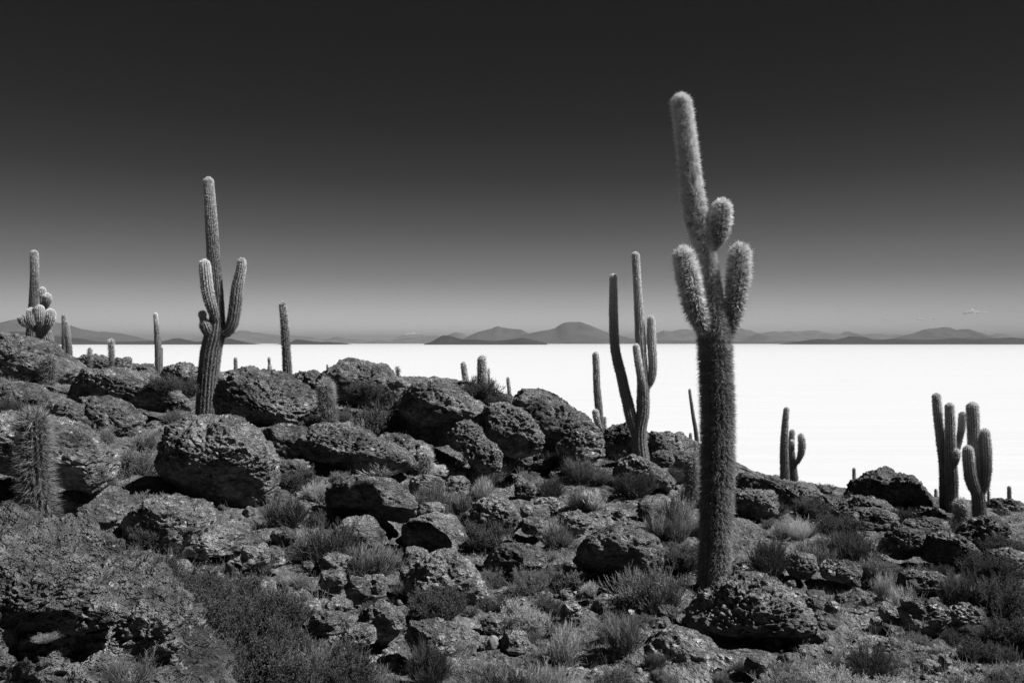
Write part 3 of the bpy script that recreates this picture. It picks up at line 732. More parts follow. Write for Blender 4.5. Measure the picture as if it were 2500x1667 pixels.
def rock(label, poly, Y=None, thick=0.75, crust=1.0, under=0.0, seed=0, col=1.0, box=0.75, strata=0.5, name='boulder', group='boulders on the slope', basepy=None, tilt=0.0, cuts=None, rough=1.0, mat=None):
    """poly: silhouette in photograph pixels (or a box x0,y0,x1,y1); the rock gets real depth about distance Y"""
    tilt = tilt - 0.40 * under
    poly = np.array(poly, float)
    r_ = np.random.default_rng(seed + 7)
    if poly.ndim == 1:
        x0, y0, x1, y1 = poly
        t = np.linspace(0, 2 * math.pi, 11, endpoint=False) + r_.uniform(0, 0.5)
        ex = 0.72
        cx_, cy_ = (x0 + x1) / 2, (y0 + y1) / 2
        rj = r_.uniform(0.86, 1.06, 11)
        poly = np.stack([cx_ + (x1 - x0) / 2 * np.sign(np.cos(t)) * np.abs(np.cos(t)) ** ex * rj,
                         cy_ + (y1 - y0) / 2 * np.sign(np.sin(t)) * np.abs(np.sin(t)) ** ex * rj], 1)
    x0, y0 = poly.min(0); x1, y1 = poly.max(0)
    wpx, hpx = x1 - x0, y1 - y0
    if Y is None:
        yb = basepy if basepy else y1 - 0.12 * hpx
        Yg = ray_ground((x0 + x1) / 2, min(yb, 1664))
        if Yg is None: Yg = 18
        Y = Yg * (1 + 0.5 * thick * 0.5 * wpx / F)
    cx_, cy_ = (x0 + x1) / 2, (y0 + y1) / 2 + 0.06 * hpx
    org = P(cx_, cy_, Y)
    s = Y / F
    pl = np.stack([(poly[:, 0] - cx_) * s, -(poly[:, 1] - cy_) * s], 1)
    # radius by angle
    th = np.linspace(-math.pi, math.pi, 361)
    R = np.zeros(361)
    n = len(pl)
    for i, t in enumerate(th):
        d = np.array([math.cos(t), math.sin(t)]); best = 0
        for j in range(n):
            a, b = pl[j], pl[(j + 1) % n]; e = b - a
            den = d[0] * e[1] - d[1] * e[0]
            if abs(den) < 1e-12: continue
            u = (a[0] * e[1] - a[1] * e[0]) / den; v = (a[0] * d[1] - a[1] * d[0]) / den
            if u > 0 and -1e-6 <= v <= 1 + 1e-6: best = max(best, u)
        R[i] = best
    ker = np.hanning(15); ker /= ker.sum()
    Rp = np.concatenate([R[:-1], R[:-1], R[:-1]]); R = np.convolve(Rp, ker, 'same')[360:720]; R = np.append(R, R[0])
    lv = 7 if wpx > 260 else (6 if wpx > 75 else (5 if wpx > 32 else 4))
    D, Fc = ico(lv)
    t = np.arctan2(D[:, 2], D[:, 0]); rho = np.sqrt(D[:, 0] ** 2 + D[:, 2] ** 2)
    rr = np.interp(t, th, R)
    rb = rho ** box
    ty = thick * 0.5 * wpx * s
    yv = np.sign(D[:, 1]) * np.abs(D[:, 1]) ** (0.5 + 0.5 * box)
    z = rr * rb * np.sin(t); x = rr * rb * np.cos(t)
    hz = hpx * s / 2
    rel = z / hz
    if under:
        ff = 1 - under * sst(0.25, -0.45, rel) * (yv < 0.1)
        yv = yv * ff
    y = yv * ty + tilt * (rel) * ty
    p = np.stack([x, y, z], 1)
    nrm = np.stack([x / (rr + .01), yv, z / (rr + .01)], 1); nrm /= np.linalg.norm(nrm, axis=1)[:, None] + 1e-9
    size = 0.5 * (wpx + hpx) * s * 0.5
    q = p + org * 0.0 + seed * 13.7
    d = 0.16 * size * fbm(q / (0.75 * size), 3, seed)
    p = p + nrm * d[:, None]
    # broken faces: a few random planes shear the lump flat
    for _ in range(int(r_.integers(2, 6)) if cuts is None else cuts):
        v = r_.normal(0, 1, 3); v[1] = -abs(v[1]) if r_.random() < .75 else v[1]; v /= np.linalg.norm(v)
        if v[2] > 0.75: continue
        pr = p @ v
        hcut = np.quantile(pr, r_.uniform(.88, .97))
        ex_ = np.maximum(pr - hcut, 0)
        p = p - (ex_ * 0.85)[:, None] * v
    q = p + seed * 13.7
    d = np.zeros(len(p))
    # a few deep cracks
    cr_ = np.abs(fbm(q / (0.8 * size) * np.array([1, 1, 1.6]), 3, seed + 4))
    d -= 0.07 * size * (1 - sst(0.0, 0.045, cr_))
    # strata ledges
    zz = (p[:, 2] + 0.30 * p[:, 0] + 0.12 * fbm(q / 0.35, 3, seed + 5)) / (0.12 + 0.05 * size)
    saw = zz - np.floor(zz)
    d += strata * 0.045 * (sst(0, 0.75, saw) - sst(0.82, 1.0, saw)) * sst(-0.3, 0.2, perlin(q / 0.5, seed + 6))
    # rough crust
    mk = crust * sst(-0.35, 0.35, nrm[:, 2] + 0.6 * perlin(q / (0.5 * size), seed + 8))
    if crust > 1.25: mk = np.clip(0.65 + 0.35 * mk, 0, 1.3)
    sc_ = max(0.075, 0.0065 * Y) * rough
    wq = (q + 0.06 * np.stack([fbm(q / 0.12, 2, seed + 11), fbm(q / 0.12, 2, seed + 12), fbm(q / 0.12, 2, seed + 13)], 1)) * np.array([1, 1, 1.9])
    fa, fb = worley(wq / sc_, seed + 9)
    d += (0.12 + 0.88 * mk) * sc_ * 0.55 * (0.5 - fa) * sst(-0.5, 0.3, perlin(q / 0.25, seed + 14) + 0.2)
    d += (0.30 + 0.70 * mk) * 0.85 * sc_ * (0.22 - np.abs(fbm(q / (sc_ * 1.7) * np.array([1, 1, 1.7]), 4, seed + 10, 0.65)))
    d += 0.35 * sc_ * fbm(q / (sc_ * 3), 3, seed + 16)
    p = p + nrm * np.minimum(d, size)[:, None]
    o = link(name, mesh_np(name, p, Fc), mat or M_rock, None, tuple(org), label=label, category='rock', group=group)
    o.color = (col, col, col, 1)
    MARKS.append((label, cx_, cy_, wpx / 2, hpx / 2))
    return o
def D_(l):
    return [(a * K, b * K) for a, b in l]

rock('pitted outcrop at the top left edge, in front of the fat-armed cactus', D_([(-60,758),(0,763),(45,770),(85,786),(125,808),(160,826),(190,848),(180,875),(100,890),(0,890),(-60,880)]), 18, 0.8, seed=1)
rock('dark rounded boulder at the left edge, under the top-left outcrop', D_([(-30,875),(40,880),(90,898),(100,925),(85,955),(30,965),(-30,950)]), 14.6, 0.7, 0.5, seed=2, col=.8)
rock('long flat crusty slab on the left, below the small skyline stumps', D_([(118,900),(135,868),(180,846),(250,845),(310,860),(350,882),(400,900),(438,925),(432,945),(370,948),(330,940),(250,935),(190,930),(140,930)]), 15, 0.8, 1.2, 0.5, seed=3, col=1.25)
rock('smooth rounded lobe beneath the long flat slab on the left', D_([(185,915),(240,915),(300,930),(330,960),(325,1000),(270,1012),(210,990),(180,960)]), 13.6, 0.6, 0.1, seed=4)
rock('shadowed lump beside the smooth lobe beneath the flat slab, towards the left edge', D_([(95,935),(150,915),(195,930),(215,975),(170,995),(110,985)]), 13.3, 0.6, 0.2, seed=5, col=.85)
rock('crusty cap of the layered boulder on the left, behind the shaggy young cactus', D_([(-40,985),(40,950),(130,965),(190,990),(240,1045),(275,1100),(288,1128),(210,1135),(130,1120),(60,1100),(-60,1090)]), 8.2, 0.75, 1.2, 0.6, seed=6, col=1.1, rough=.9)
rock('smooth lower block of the layered boulder on the left', D_([(125,1135),(200,1120),(275,1115),(302,1180),(292,1235),(200,1250),(120,1240),(95,1180)]), 8.5, 0.7, 0.3, 0.2, seed=110, col=.9, rough=.8, box=.65)
rock('shadowed lower block at the left edge, behind the shaggy young cactus', D_([(-60,1095),(40,1095),(110,1130),(125,1200),(90,1245),(-60,1240)]), 8.8, 0.7, 0.5, 0.4, seed=111, col=.65)  # darker colour stands in for the shadow on this block
rock('lichen-covered foreground rock filling the bottom left corner', D_([(-260,1200),(-60,1188),(0,1198),(60,1212),(112,1248),(165,1300),(230,1350),(300,1420),(380,1490),(440,1540),(520,1620),(500,1800),(-260,1800)]), 4.1, 0.8, 1.3, seed=7, strata=1.2, col=.60, rough=1.7, mat=M_crust)
rock('overhanging ledge across the foreground rock, with a black gap beneath', [(-90,1385),(60,1375),(160,1410),(240,1455),(300,1500),(310,1530),(200,1540),(80,1525),(-90,1520)], 3.72, 0.5, 1.3, 0.45, seed=107, col=.6, rough=1.2, mat=M_crust)
rock('knobbly lump on the right edge of the foreground rock', [(285,1500),(330,1474),(385,1492),(428,1545),(430,1590),(380,1612),(315,1590)], 3.95, 0.7, 1.3, 0.5, seed=108, col=.6, rough=1.1, mat=M_crust)
rock('big boulder with a dark hollow left side, below the tall ribbed cactus', D_([(372,1070),(385,1020),(405,985),(430,960),(480,950),(540,960),(585,985),(620,1025),(637,1080),(628,1135),(590,1165),(500,1175),(430,1145),(390,1110)]), None, 0.85, 1.2, 0.45, seed=8, col=1.1, basepy=1222)
rock('wide crusty rock slope right of the tall ribbed cactus base', D_([(500,955),(507,905),(528,868),(560,850),(640,865),(690,880),(728,905),(742,945),(730,985),(690,1010),(640,1030),(600,1000),(540,965),(490,960)]), 15.0, 0.7, 1.2, 0.3, seed=9)
rock('dark knobbly wall under the crusty rock slope, right of the hollow boulder', D_([(590,985),(650,975),(700,985),(700,1030),(670,1065),(625,1075),(600,1030)]), 12.9, 0.6, 0.3, seed=10, col=.8, basepy=1130)
rock('low rock behind the skyline stumps on the left', (188,868,266,905), 22.6, 0.9, seed=11, strata=.8)
rock('square-edged block on the left skyline, right of the stout bristly column', D_([(258,828),(262,822),(296,823),(300,842),(298,850),(255,850)]), 21.5, 0.8, seed=12, box=.6)
rock('low jagged rock on the skyline left of the tall slim column', (318,886,380,925), 22, 0.9, seed=13)
rock('low domed rock on the skyline left of the tall ribbed cactus', D_([(372,858),(385,842),(420,836),(450,845),(458,865),(440,885),(380,880)]), 20, 0.9, seed=14)
rock('flat ledge on the skyline behind the crusty slope', D_([(505,860),(530,850),(565,850),(600,862),(615,878),(560,885),(505,880)]), 19, 0.9, 1, seed=15)
rock('low rock on the skyline between the leaning column and the dome', D_([(660,880),(690,856),(725,850),(745,862),(750,890),(700,905)]), 18.6, 0.9, 1, seed=16)
rock('broad dome-shaped rock on the skyline, centre left', D_([(732,875),(748,850),(765,836),(800,826),(845,831),(885,846),(915,868),(948,885),(965,915),(920,945),(820,950),(735,910)]), 18, 0.85, 0.9, 0.2, seed=17)
rock('weathered slab sloping right, below the mid-sized shaggy cactus', D_([(690,1015),(705,985),(730,972),(790,975),(850,995),(900,1018),(945,1050),(950,1075),(900,1090),(830,1092),(760,1088),(705,1065)]), None, 0.8, 1.2, 0.5, seed=18, basepy=1150)
rock('low crusty hump where the sloping slab runs out, above the dark-faced boulder', (905,1055,1015,1140), None, 0.9, 1.2, seed=19, col=1.15)
rock('massive dark crusted boulder at the centre, leftmost of the big skyline three', D_([(918,945),(935,905),(955,880),(990,872),(1035,882),(1080,908),(1115,940),(1135,985),(1125,1012),(1080,1005),(1040,1020),(990,1022),(945,1005),(920,975)]), 15.4, 0.8, 1.2, 0.5, seed=20)
rock('round-shouldered boulder in the middle of the big skyline three', D_([(1110,945),(1135,925),(1170,928),(1205,945),(1232,975),(1247,1005),(1240,1040),(1200,1062),(1160,1045),(1125,1005)]), 15.0, 0.8, 1.1, 0.3, seed=21, col=1.1)
rock('small rounded boulder tucked under the massive dark crusted one', D_([(1030,1000),(1050,970),(1080,965),(1105,985),(1108,1012),(1090,1035),(1050,1038),(1032,1020)]), 14.2, 0.8, 0.8, seed=22)
rock('egg-shaped boulder below the round-shouldered one', D_([(1150,1030),(1165,1010),(1195,1010),(1218,1035),(1222,1062),(1200,1078),(1165,1072),(1150,1055)]), None, 0.8, 0.9, seed=23, basepy=1140)
rock('half-buried hump left of the egg-shaped boulder', D_([(1060,1035),(1100,1000),(1140,1020),(1160,1050),(1150,1085),(1100,1095)]), 13.9, 0.8, 0.9, seed=24)
rock('largest dark boulder of the skyline three, left of the candelabra cactus', D_([(1172,935),(1180,908),(1200,892),(1240,895),(1262,903),(1290,915),(1310,935),(1345,955),(1375,980),(1390,1010),(1387,1045),(1355,1062),(1290,1055),(1235,1040),(1195,990)]), 16.4, 0.8, 1.0, 0.3, seed=25, col=.9)
rock('pale lower lobe of the skyline boulders, beside the foot of the candelabra cactus', D_([(1280,1020),(1310,990),(1350,985),(1380,1005),(1387,1040),(1360,1062),(1310,1058),(1285,1045)]), 15.4, 0.7, 1.0, seed=26, col=1.15)
rock('boulder behind the foot of the candelabra cactus', D_([(1385,1010),(1400,985),(1425,974),(1460,978),(1485,1000),(1490,1040),(1450,1060),(1395,1050)]), 17.6, 0.8, .9, seed=27, col=.9)
rock('broad low boulder between the candelabra cactus and the giant one', D_([(1468,1010),(1500,992),(1545,995),(1590,1010),(1615,1040),(1600,1065),(1540,1070),(1480,1055)]), 17.8, 0.8, 1, seed=28)
rock('small rounded rock right of the candelabra trunk base', (1590,1098,1646,1142), None, 0.9, .8, seed=29)
rock('crusted dome in front of the candelabra cactus', [(1495,1150),(1513,1126),(1546,1115),(1577,1122),(1612,1142),(1645,1170),(1640,1190),(1580,1192),(1510,1180)], None, 0.9, 1.1, seed=30, col=1.1)
rock('dark-faced boulder leaning in the centre left, smooth shaded front', [(797,1225),(806,1188),(835,1165),(870,1153),(920,1158),(965,1168),(1000,1195),(1014,1228),(1008,1262),(985,1285),(930,1278),(870,1268),(810,1255)], None, 0.7, 0.9, 0.75, seed=31, basepy=1285, tilt=-.25)
rock('smooth sloping slab under the dark-faced boulder', [(815,1275),(850,1262),(900,1268),(935,1300),(950,1335),(900,1345),(840,1320)], None, 0.9, 0.1, seed=32, strata=.2, col=1.1)
rock('long smooth boulder lying right of the dark-faced one', [(960,1285),(1000,1268),(1060,1278),(1100,1310),(1118,1345),(1060,1355),(990,1350),(960,1320)], None, 0.8, 0.1, 0.5, seed=33, strata=.2)
rock('flat-topped smooth rock behind the long smooth boulder', [(1005,1270),(1040,1255),(1100,1258),(1130,1285),(1155,1325),(1120,1335),(1040,1310)], None, 0.9, 0.1, seed=34, strata=.2, col=1.15)
rock('small smooth oval rock above the flat-topped one, centre', (1022,1225,1086,1264), None, 0.9, 0.1, seed=35, strata=.2)
rock('pale plate of rock below the little pale shaggy cactus', [(975,1155),(1000,1135),(1060,1133),(1120,1140),(1143,1160),(1120,1175),(1040,1172),(985,1172)], None, 1.0, 1, seed=36, col=1.5)
rock('rounded pale boulder carrying the pale plate', (998,1158,1092,1225), None, 0.8, 0.4, seed=37, col=1.2)
rock('smaller rounded boulder right of the one carrying the pale plate', (1085,1160,1146,1215), None, 0.8, 0.4, seed=38, col=1.2)
rock('cracked boulder with a crusted cap, centre, wrapped in shrubs', [(1146,1295),(1152,1240),(1180,1215),(1225,1210),(1262,1235),(1276,1262),(1276,1300),(1240,1318),(1180,1315)], None, 0.8, 1.1, 0.4, seed=39, col=1.1)
rock('dark knobbly block in the centre clearing', (1256,1180,1306,1216), None, 0.9, 1.3, seed=40, col=.8)
rock('pale knobbly rock in the centre clearing, right of the dark block', (1305,1214,1372,1250), None, 0.9, 1.3, seed=41, col=1.6)
rock('smooth wedge rock below the dark knobbly block', (1270,1230,1345,1272), None, 0.9, 0.1, seed=42, strata=.2)
rock('upright smooth rock beside the cracked boulder', (1270,1260,1334,1306), None, 0.9, 0.1, seed=43, strata=.2)
rock('flat pale outcrop behind the dark arch rock', (1365,1250,1440,1300), None, 1.0, 0.5, seed=44, col=1.3)
rock('dark flat stone in the clearing below the egg-shaped boulder', (1300,1122,1350,1150), None, 1.0, 1, seed=45, col=.7)
rock('dark broken block left of the pale shrubs near the giant cactus', (1556,1224,1598,1272), None, 0.9, .6, seed=46, col=.7)
rock('dark arch-shaped boulder in shadow, centre right', D_([(1318,1290),(1325,1250),(1350,1225),(1400,1205),(1460,1210),(1500,1232),(1525,1270),(1528,1310),(1480,1325),(1400,1330),(1345,1345)]), None, 0.6, 0.5, 0.8, seed=47, col=.75, tilt=-.2)  # shadow of the giant trunk put into the darker rock colour
rock('low shaded hump left of the dark arch-shaped boulder', D_([(1108,1300),(1120,1265),(1150,1245),(1190,1248),(1235,1255),(1262,1280),(1258,1310),(1200,1325),(1140,1318)]), None, 0.7, 0.2, 0.5, seed=48, col=.7, tilt=-.15)  # mostly the cactus arms' cast shadow, painted as a darkened hump
rock('pale cracked sloping boulder, centre foreground', [(985,1440),(1020,1370),(1065,1342),(1110,1343),(1140,1375),(1170,1420),(1210,1470),(1200,1492),(1140,1485),(1070,1475),(1010,1465)], None, 0.8, 0.7, 0.3, seed=49, col=1.25)
rock('blocky rock at the upper left of the pale cracked boulder', (983,1334,1050,1386), None, 0.9, 0.3, seed=50, box=.6)
rock('dark overhanging lump at the left foot of the pale cracked boulder', (970,1385,1050,1440), None, 0.8, 0.3, 0.5, seed=51, col=.8)
rock('pitted round boulder in front of the giant cactus', D_([(1568,1450),(1585,1405),(1625,1365),(1665,1332),(1705,1315),(1740,1318),(1790,1335),(1830,1368),(1858,1410),(1868,1450),(1850,1485),(1800,1510),(1700,1512),(1620,1485)]), 8.05, 0.85, 0.9, 0.75, seed=52, col=1.0, cuts=0)
rock('smooth cracked boulder at the bottom edge, left of the pitted round one', D_([(1490,1490),(1510,1455),(1545,1440),(1600,1452),(1645,1490),(1680,1540),(1680,1600),(1560,1620),(1490,1580)]), 7.4, 0.8, 0.3, seed=53, strata=.3, col=1.1)
rock('small half-buried rock right behind the giant cactus base', (1785,1365,1840,1410), None, 0.9, .3, seed=54)
rock('dark smooth half-round stone lying left of the pitted round boulder', (1604,1478,1654,1512), None, 0.9, .0, seed=55, col=.8, strata=0, name='stone', group='loose stones')
rock('dark angular stone below the half-round one, left of the pitted boulder', (1596,1505,1640,1540), None, 0.9, .0, seed=56, col=.8, strata=0, name='stone', group='loose stones')
rock('upright tooth of rock, leftmost of three in the clearing at left', (590,1335,628,1382), None, 0.8, .1, seed=57, box=.6)
rock('upright tooth of rock, middle of three in the clearing at left', (620,1328,662,1384), None, 0.8, .1, seed=58, box=.6)
rock('upright tooth of rock, rightmost of three in the clearing at left', (656,1334,692,1382), None, 0.8, .1, seed=59, box=.6)
rock('dark wedge in front of the big broom shrub, left clearing', (658,1286,724,1334), None, 0.8, .3, 0.4, seed=60, col=.8)
rock('rough block under the pale broom shrub, centre left', (782,1352,858,1396), None, 0.8, .5, seed=61)
rock('leaning block, left of the pair standing on edge in the lower centre left', (780,1388,844,1448), None, 0.8, .2, 0.3, seed=62, box=.6)
rock('split slab standing on edge, lower centre left', (838,1404,902,1475), None, 0.7, .2, 0.5, seed=63, box=.55, col=.9)
rock('rounded dark block behind the split slab', (885,1402,942,1458), None, 0.9, .3, seed=64, col=.85)
rock('pale flat block left below the split slab', (792,1464,864,1502), None, 0.9, .3, seed=65, col=1.1)
rock('wide blocky boulder behind a dark shrub, lower centre left', (872,1474,994,1560), None, 0.8, .5, 0.3, seed=66)
rock('low dark rock left of the wide blocky boulder', (750,1495,840,1540), None, 0.9, .5, seed=67, col=.8)
rock('half-buried rounded rock below the wide blocky boulder', (838,1528,920,1575), None, 0.9, .5, seed=68)
rock('sloping rock behind the dark-stemmed shrub at the bottom centre', (1000,1508,1105,1610), None, 0.8, .4, seed=69)
rock('tall narrow rock behind light tufts, bottom centre right', (1366,1472,1418,1530), None, 0.8, .3, seed=70, box=.6)
rock('low flat rock in front of the bottom-centre gravel patch', (1222,1542,1292,1588), None, 1.0, .3, seed=71)
rock('small dark rock at the corner of the pale gravel patch', (1170,1502,1222,1540), None, 0.9, .2, seed=72, col=.7)
rock('dark low ridge of rock right of the giant trunk, against the salt', D_([(1690,1120),(1700,1095),(1720,1085),(1760,1092),(1800,1108),(1850,1118),(1890,1140),(1895,1170),(1800,1185),(1700,1175)]), 17, 0.8, 1.1, seed=73, col=.9)
rock('rounded continuation of the dark ridge, under the twin-trunked cactus', (1880,1180,2010,1262), 16.6, 0.9, 1.1, seed=74, col=.9)
rock('craggy mound on the right skyline', D_([(1948,1130),(1965,1108),(1990,1098),(2010,1088),(2040,1082),(2075,1085),(2098,1100),(2115,1130),(2140,1155),(2150,1185),(2080,1200),(2000,1190),(1955,1165)]), 18, 0.85, 1.2, 0.3, seed=75, col=.8)
rock('lower shoulder of the craggy mound, left and in front', D_([(1930,1180),(1950,1150),(1985,1138),(2030,1150),(2060,1180),(2050,1205),(1980,1212),(1935,1205)]), 16.6, 0.9, 1.1, seed=76, col=.9)
rock('ledge sloping from the craggy mound towards the right cactus group', D_([(2080,1180),(2110,1160),(2150,1168),(2190,1182),(2200,1205),(2150,1215),(2090,1210)]), 17, 0.9, 1.1, seed=77, col=.85)
rock('dark round stone on the skyline between twin-trunked cactus and mound', (2001,1190,2030,1212), 17.5, 1, .6, seed=78, col=.7, name='stone', group='loose stones')
rock('smooth pale rock below the dark shrubs, right of the giant cactus', (2005,1368,2105,1418), None, 0.9, .2, seed=79, col=1.25, strata=.3)
rock('two-humped rock left of the smooth pale one', (1918,1350,1995,1412), None, 0.9, .5, seed=80, col=1.1)
rock('layered outcrop with a dark cave, right side', [(2150,1330),(2165,1300),(2200,1285),(2245,1292),(2258,1325),(2250,1360),(2200,1368),(2160,1355)], None, 0.8, 1, 0.7, seed=81, col=.9)
rock('stepped slab right of the dark cave outcrop', [(2235,1345),(2260,1305),(2300,1295),(2345,1310),(2400,1350),(2390,1378),(2320,1380),(2260,1372)], None, 0.9, 1.1, 0.4, seed=82, col=.85)
rock('thick ledge at the foot of the trident cactus', [(2335,1320),(2370,1278),(2410,1262),(2450,1268),(2485,1300),(2470,1335),(2400,1345)], None, 0.9, 1.1, 0.3, seed=83, col=.9)
rock('low ledge left of the trident cactus, below the shaggy one', (2210,1268,2330,1312), None, 1.0, 1.1, seed=84, col=.85)
rock('last rock of the right skyline, at the right edge', D_([(2262,1175),(2280,1152),(2310,1146),(2340,1155),(2375,1185),(2370,1215),(2300,1215),(2268,1200)]), 19, 0.85, 1.1, seed=85, col=.8)
rock('square flat-faced boulder casting a black shadow, right foreground', [(2205,1470),(2218,1462),(2260,1462),(2305,1478),(2318,1510),(2310,1545),(2250,1552),(2212,1535)], None, 0.8, .5, 0.2, seed=86, box=.55)
rock('smaller block in the shade of the square boulder', (2150,1478,2208,1525), None, 0.9, .1, seed=87)
rock('hollowed rock right of the square flat-faced boulder', (2312,1478,2410,1535), None, 0.9, .8, 0.6, seed=88)
rock('low slab above the square flat-faced boulder', (2195,1395,2310,1448), None, 1.0, .9, 0.3, seed=89, col=.9)
rock('layered ledge at the right edge below the trident cactus', (2395,1345,2520,1400), None, 1.0, 1, seed=90, col=.85)
rock('low rocky rib across the slope behind the smooth pale rock, right', (2060,1240,2190,1290), None, 1.0, 1.1, seed=91, col=.9)
rock('crusted rock in the shrubs left of the low rocky rib', (1985,1210,2075,1262), 16, 1.0, 1.1, seed=92, col=.95)
rock('rock band right of the giant trunk, above the pale shrub', (1790,1195,1900,1262), 14.4, 1.0, 1.0, seed=93, col=.9)
rock('low rounded rock left of the bristly bush in the left clearing', (312,1215,520,1340), None, 0.9, .6, seed=94, col=1.1, strata=.3)
rock('half-buried flat rock in the middle of the left clearing', (440,1290,600,1350), None, 1.0, .6, seed=95, col=1.1)
rock('rock poking out of the bush mass at lower left', (300,1370,345,1420), None, .8, .2, seed=96, col=1.4)
rock('hump behind the pale shrubs left of the centre clearing', (1115,1130,1190,1180), None, 1.0, .9, seed=97)
rock('rough rock at the left edge below the dark rounded boulder', (-40,1010,95,1075), 11.5, .9, 1, seed=98, col=.9)
rock('crusted hump between hollow boulder and shaggy cactus', (655,1120,760,1175), None, .9, 1, seed=99, col=.9)
for i, (x, y, r, c, lab) in enumerate([
 (2055,1462,15,.8,'round dark cannonball stone, left of the pair on the right-hand gravel'), (2119,1468,13,.8,'round dark cannonball stone, right of the pair on the right-hand gravel'),
 (2142,1516,13,.8,'round stone at the left tip of the square boulder shadow'), (2308,1615,15,.9,'lone tilted stone near the bottom right, with a sharp shadow'),
 (1379,1455,13,.8,'smooth oval stone on the gravel below the arch boulder, middle of a row'), (1442,1450,16,.7,'largest dark oval stone on the gravel below the arch boulder'),
 (1357,1456,7,.8,'smallest oval stone, left end of the row below the arch boulder'), (1328,1512,15,1.9,'pale round stone among light tufts in the bottom centre'),
 (1777,1607,9,2.2,'small white stone at the foot of the pitted round boulder'), (1845,1618,28,.8,'rounded stone at the foot of the pitted round boulder, under the shrub'),
 (1541,1496,8,2.2,'small white stone on the gravel left of the pitted boulder'), (1497,1512,7,1.9,'tiny pale stone left of the small white one'),
 (2035,1482,18,1.3,'pale flat stone beside the cannonball stones'), (1990,1478,22,.8,'flat dark stone right of the pitted round boulder'), (1995,1500,18,1.1,'pitted pale stone right of the pitted round boulder'),
 (2010,1528,12,.6,'dark stone, left of a close pair on the right-hand gravel'), (2030,1527,12,.6,'dark stone, right of a close pair on the right-hand gravel'),
 (2008,1558,14,.7,'dark flat stone below the close pair on the right-hand gravel'), (1932,1425,10,.8,'small stone above the pitted boulder, on the pale gravel'), (2088,1423,12,.9,'small stone just below the smooth pale rock'),
 (745,1492,12,.6,'small dark stone on the pale patch, lower centre left'), (688,1428,11,.6,'dark stone on the bright sandy patch, lower left of centre'), (1178,1580,10,.6,'dark pebble at the left edge of the bottom gravel patch'),
 (720,1462,14,.8,'oval stone among gravel on the bright sandy patch'), (1468,1300,14,.7,'small stone resting on top of the dark arch boulder'), (748,1380,14,.6,'pointed dark stone in the left clearing, right of the three teeth'),
 (540,1240,10,.6,'small dark stone in the shade beneath the hollow boulder'), (1510,1255,12,.9,'small stone in the dirt right of the centre clearing'), (1130,1135,12,.7,'dark stone on the pale plate'),
 (1610,1430,16,.7,'stone in the shadow beside the giant cactus base'), (2320,1348,14,1,'pale stone lying on the stepped slab')]):
    rock(lab, (x - r, y - r * .8, x + r, y + r * .8), None, 1.0, 0.05, seed=200 + i, col=c, strata=0, name='stone', group='loose stones', box=.9, basepy=y + r * .6)

# loose unnamed stones: small, alike, scattered by hand of nature
r2 = np.random.default_rng(5)
zones = [((560, 1320, 1000, 1600), 34, 'small rough stone lying loose in the sandy clearing at lower left'),
         ((1250, 1130, 1640, 1330), 34, 'small rough stone lying loose in the centre clearing below the candelabra cactus'),
         ((1200, 1430, 1640, 1640), 34, 'small rough stone lying loose on the gravel below the dark arch boulder'),
         ((1880, 1390, 2420, 1640), 40, 'small rough stone lying loose on the gravel at lower right'),
         ((450, 1190, 800, 1330), 18, 'small rough stone lying loose on the bare ground below the hollow boulder'),
         ((900, 1200, 1300, 1560), 24, 'small rough stone lying loose among the middle shrubs')]
protos = []; LOOSE = []
for i in range(7):
    D, Fc = ico(4)
    q = D * np.array([1, .85, .62]); q = np.sign(q) * np.abs(q) ** 0.9
    f1, f2 = worley(D * 1.1 + i * 5, i)
    q = q * (1 + 0.25 * fbm(D * 1.2 + i * 3, 3, i) + 0.22 * (f1 - .5) + 0.05 * fbm(D * 5 + i, 3, i))[:, None]
    protos.append(mesh_np('stone', q, Fc)); protos[-1].materials.append(M_pebble)
for (x0, y0, x1, y1), n, lab in zones:
    for j in range(n):
        px, py = r2.uniform(x0, x1), r2.uniform(y0, y1)
        Yg = ray_ground(px, py)
        if Yg is None or Yg > 20: continue
        g = P(px, py, Yg)
        z = g_smooth([g[0]], [g[1]])[0] + g_detail(np.array([g[0]]), np.array([g[1]]))[0]
        r = 0.03 + 0.10 * r2.random() ** 2.6
        o = link('stone', protos[j % 7], None, None, (g[0], g[1], z + r * .18), label=lab, category='stone', group=lab.replace('small rough stone lying loose', 'small loose stones'))
        o.scale = (r, r * r2.uniform(.7, 1), r * r2.uniform(.7, 1.2)); o.rotation_euler = (r2.uniform(-.5, .5), r2.uniform(-.5, .5), r2.uniform(0, 6.28))
        c = r2.choice([.4, .55, .75, 1.0]); o.color = (c, c, c, 1)
        LOOSE.append((o, px, py, r))

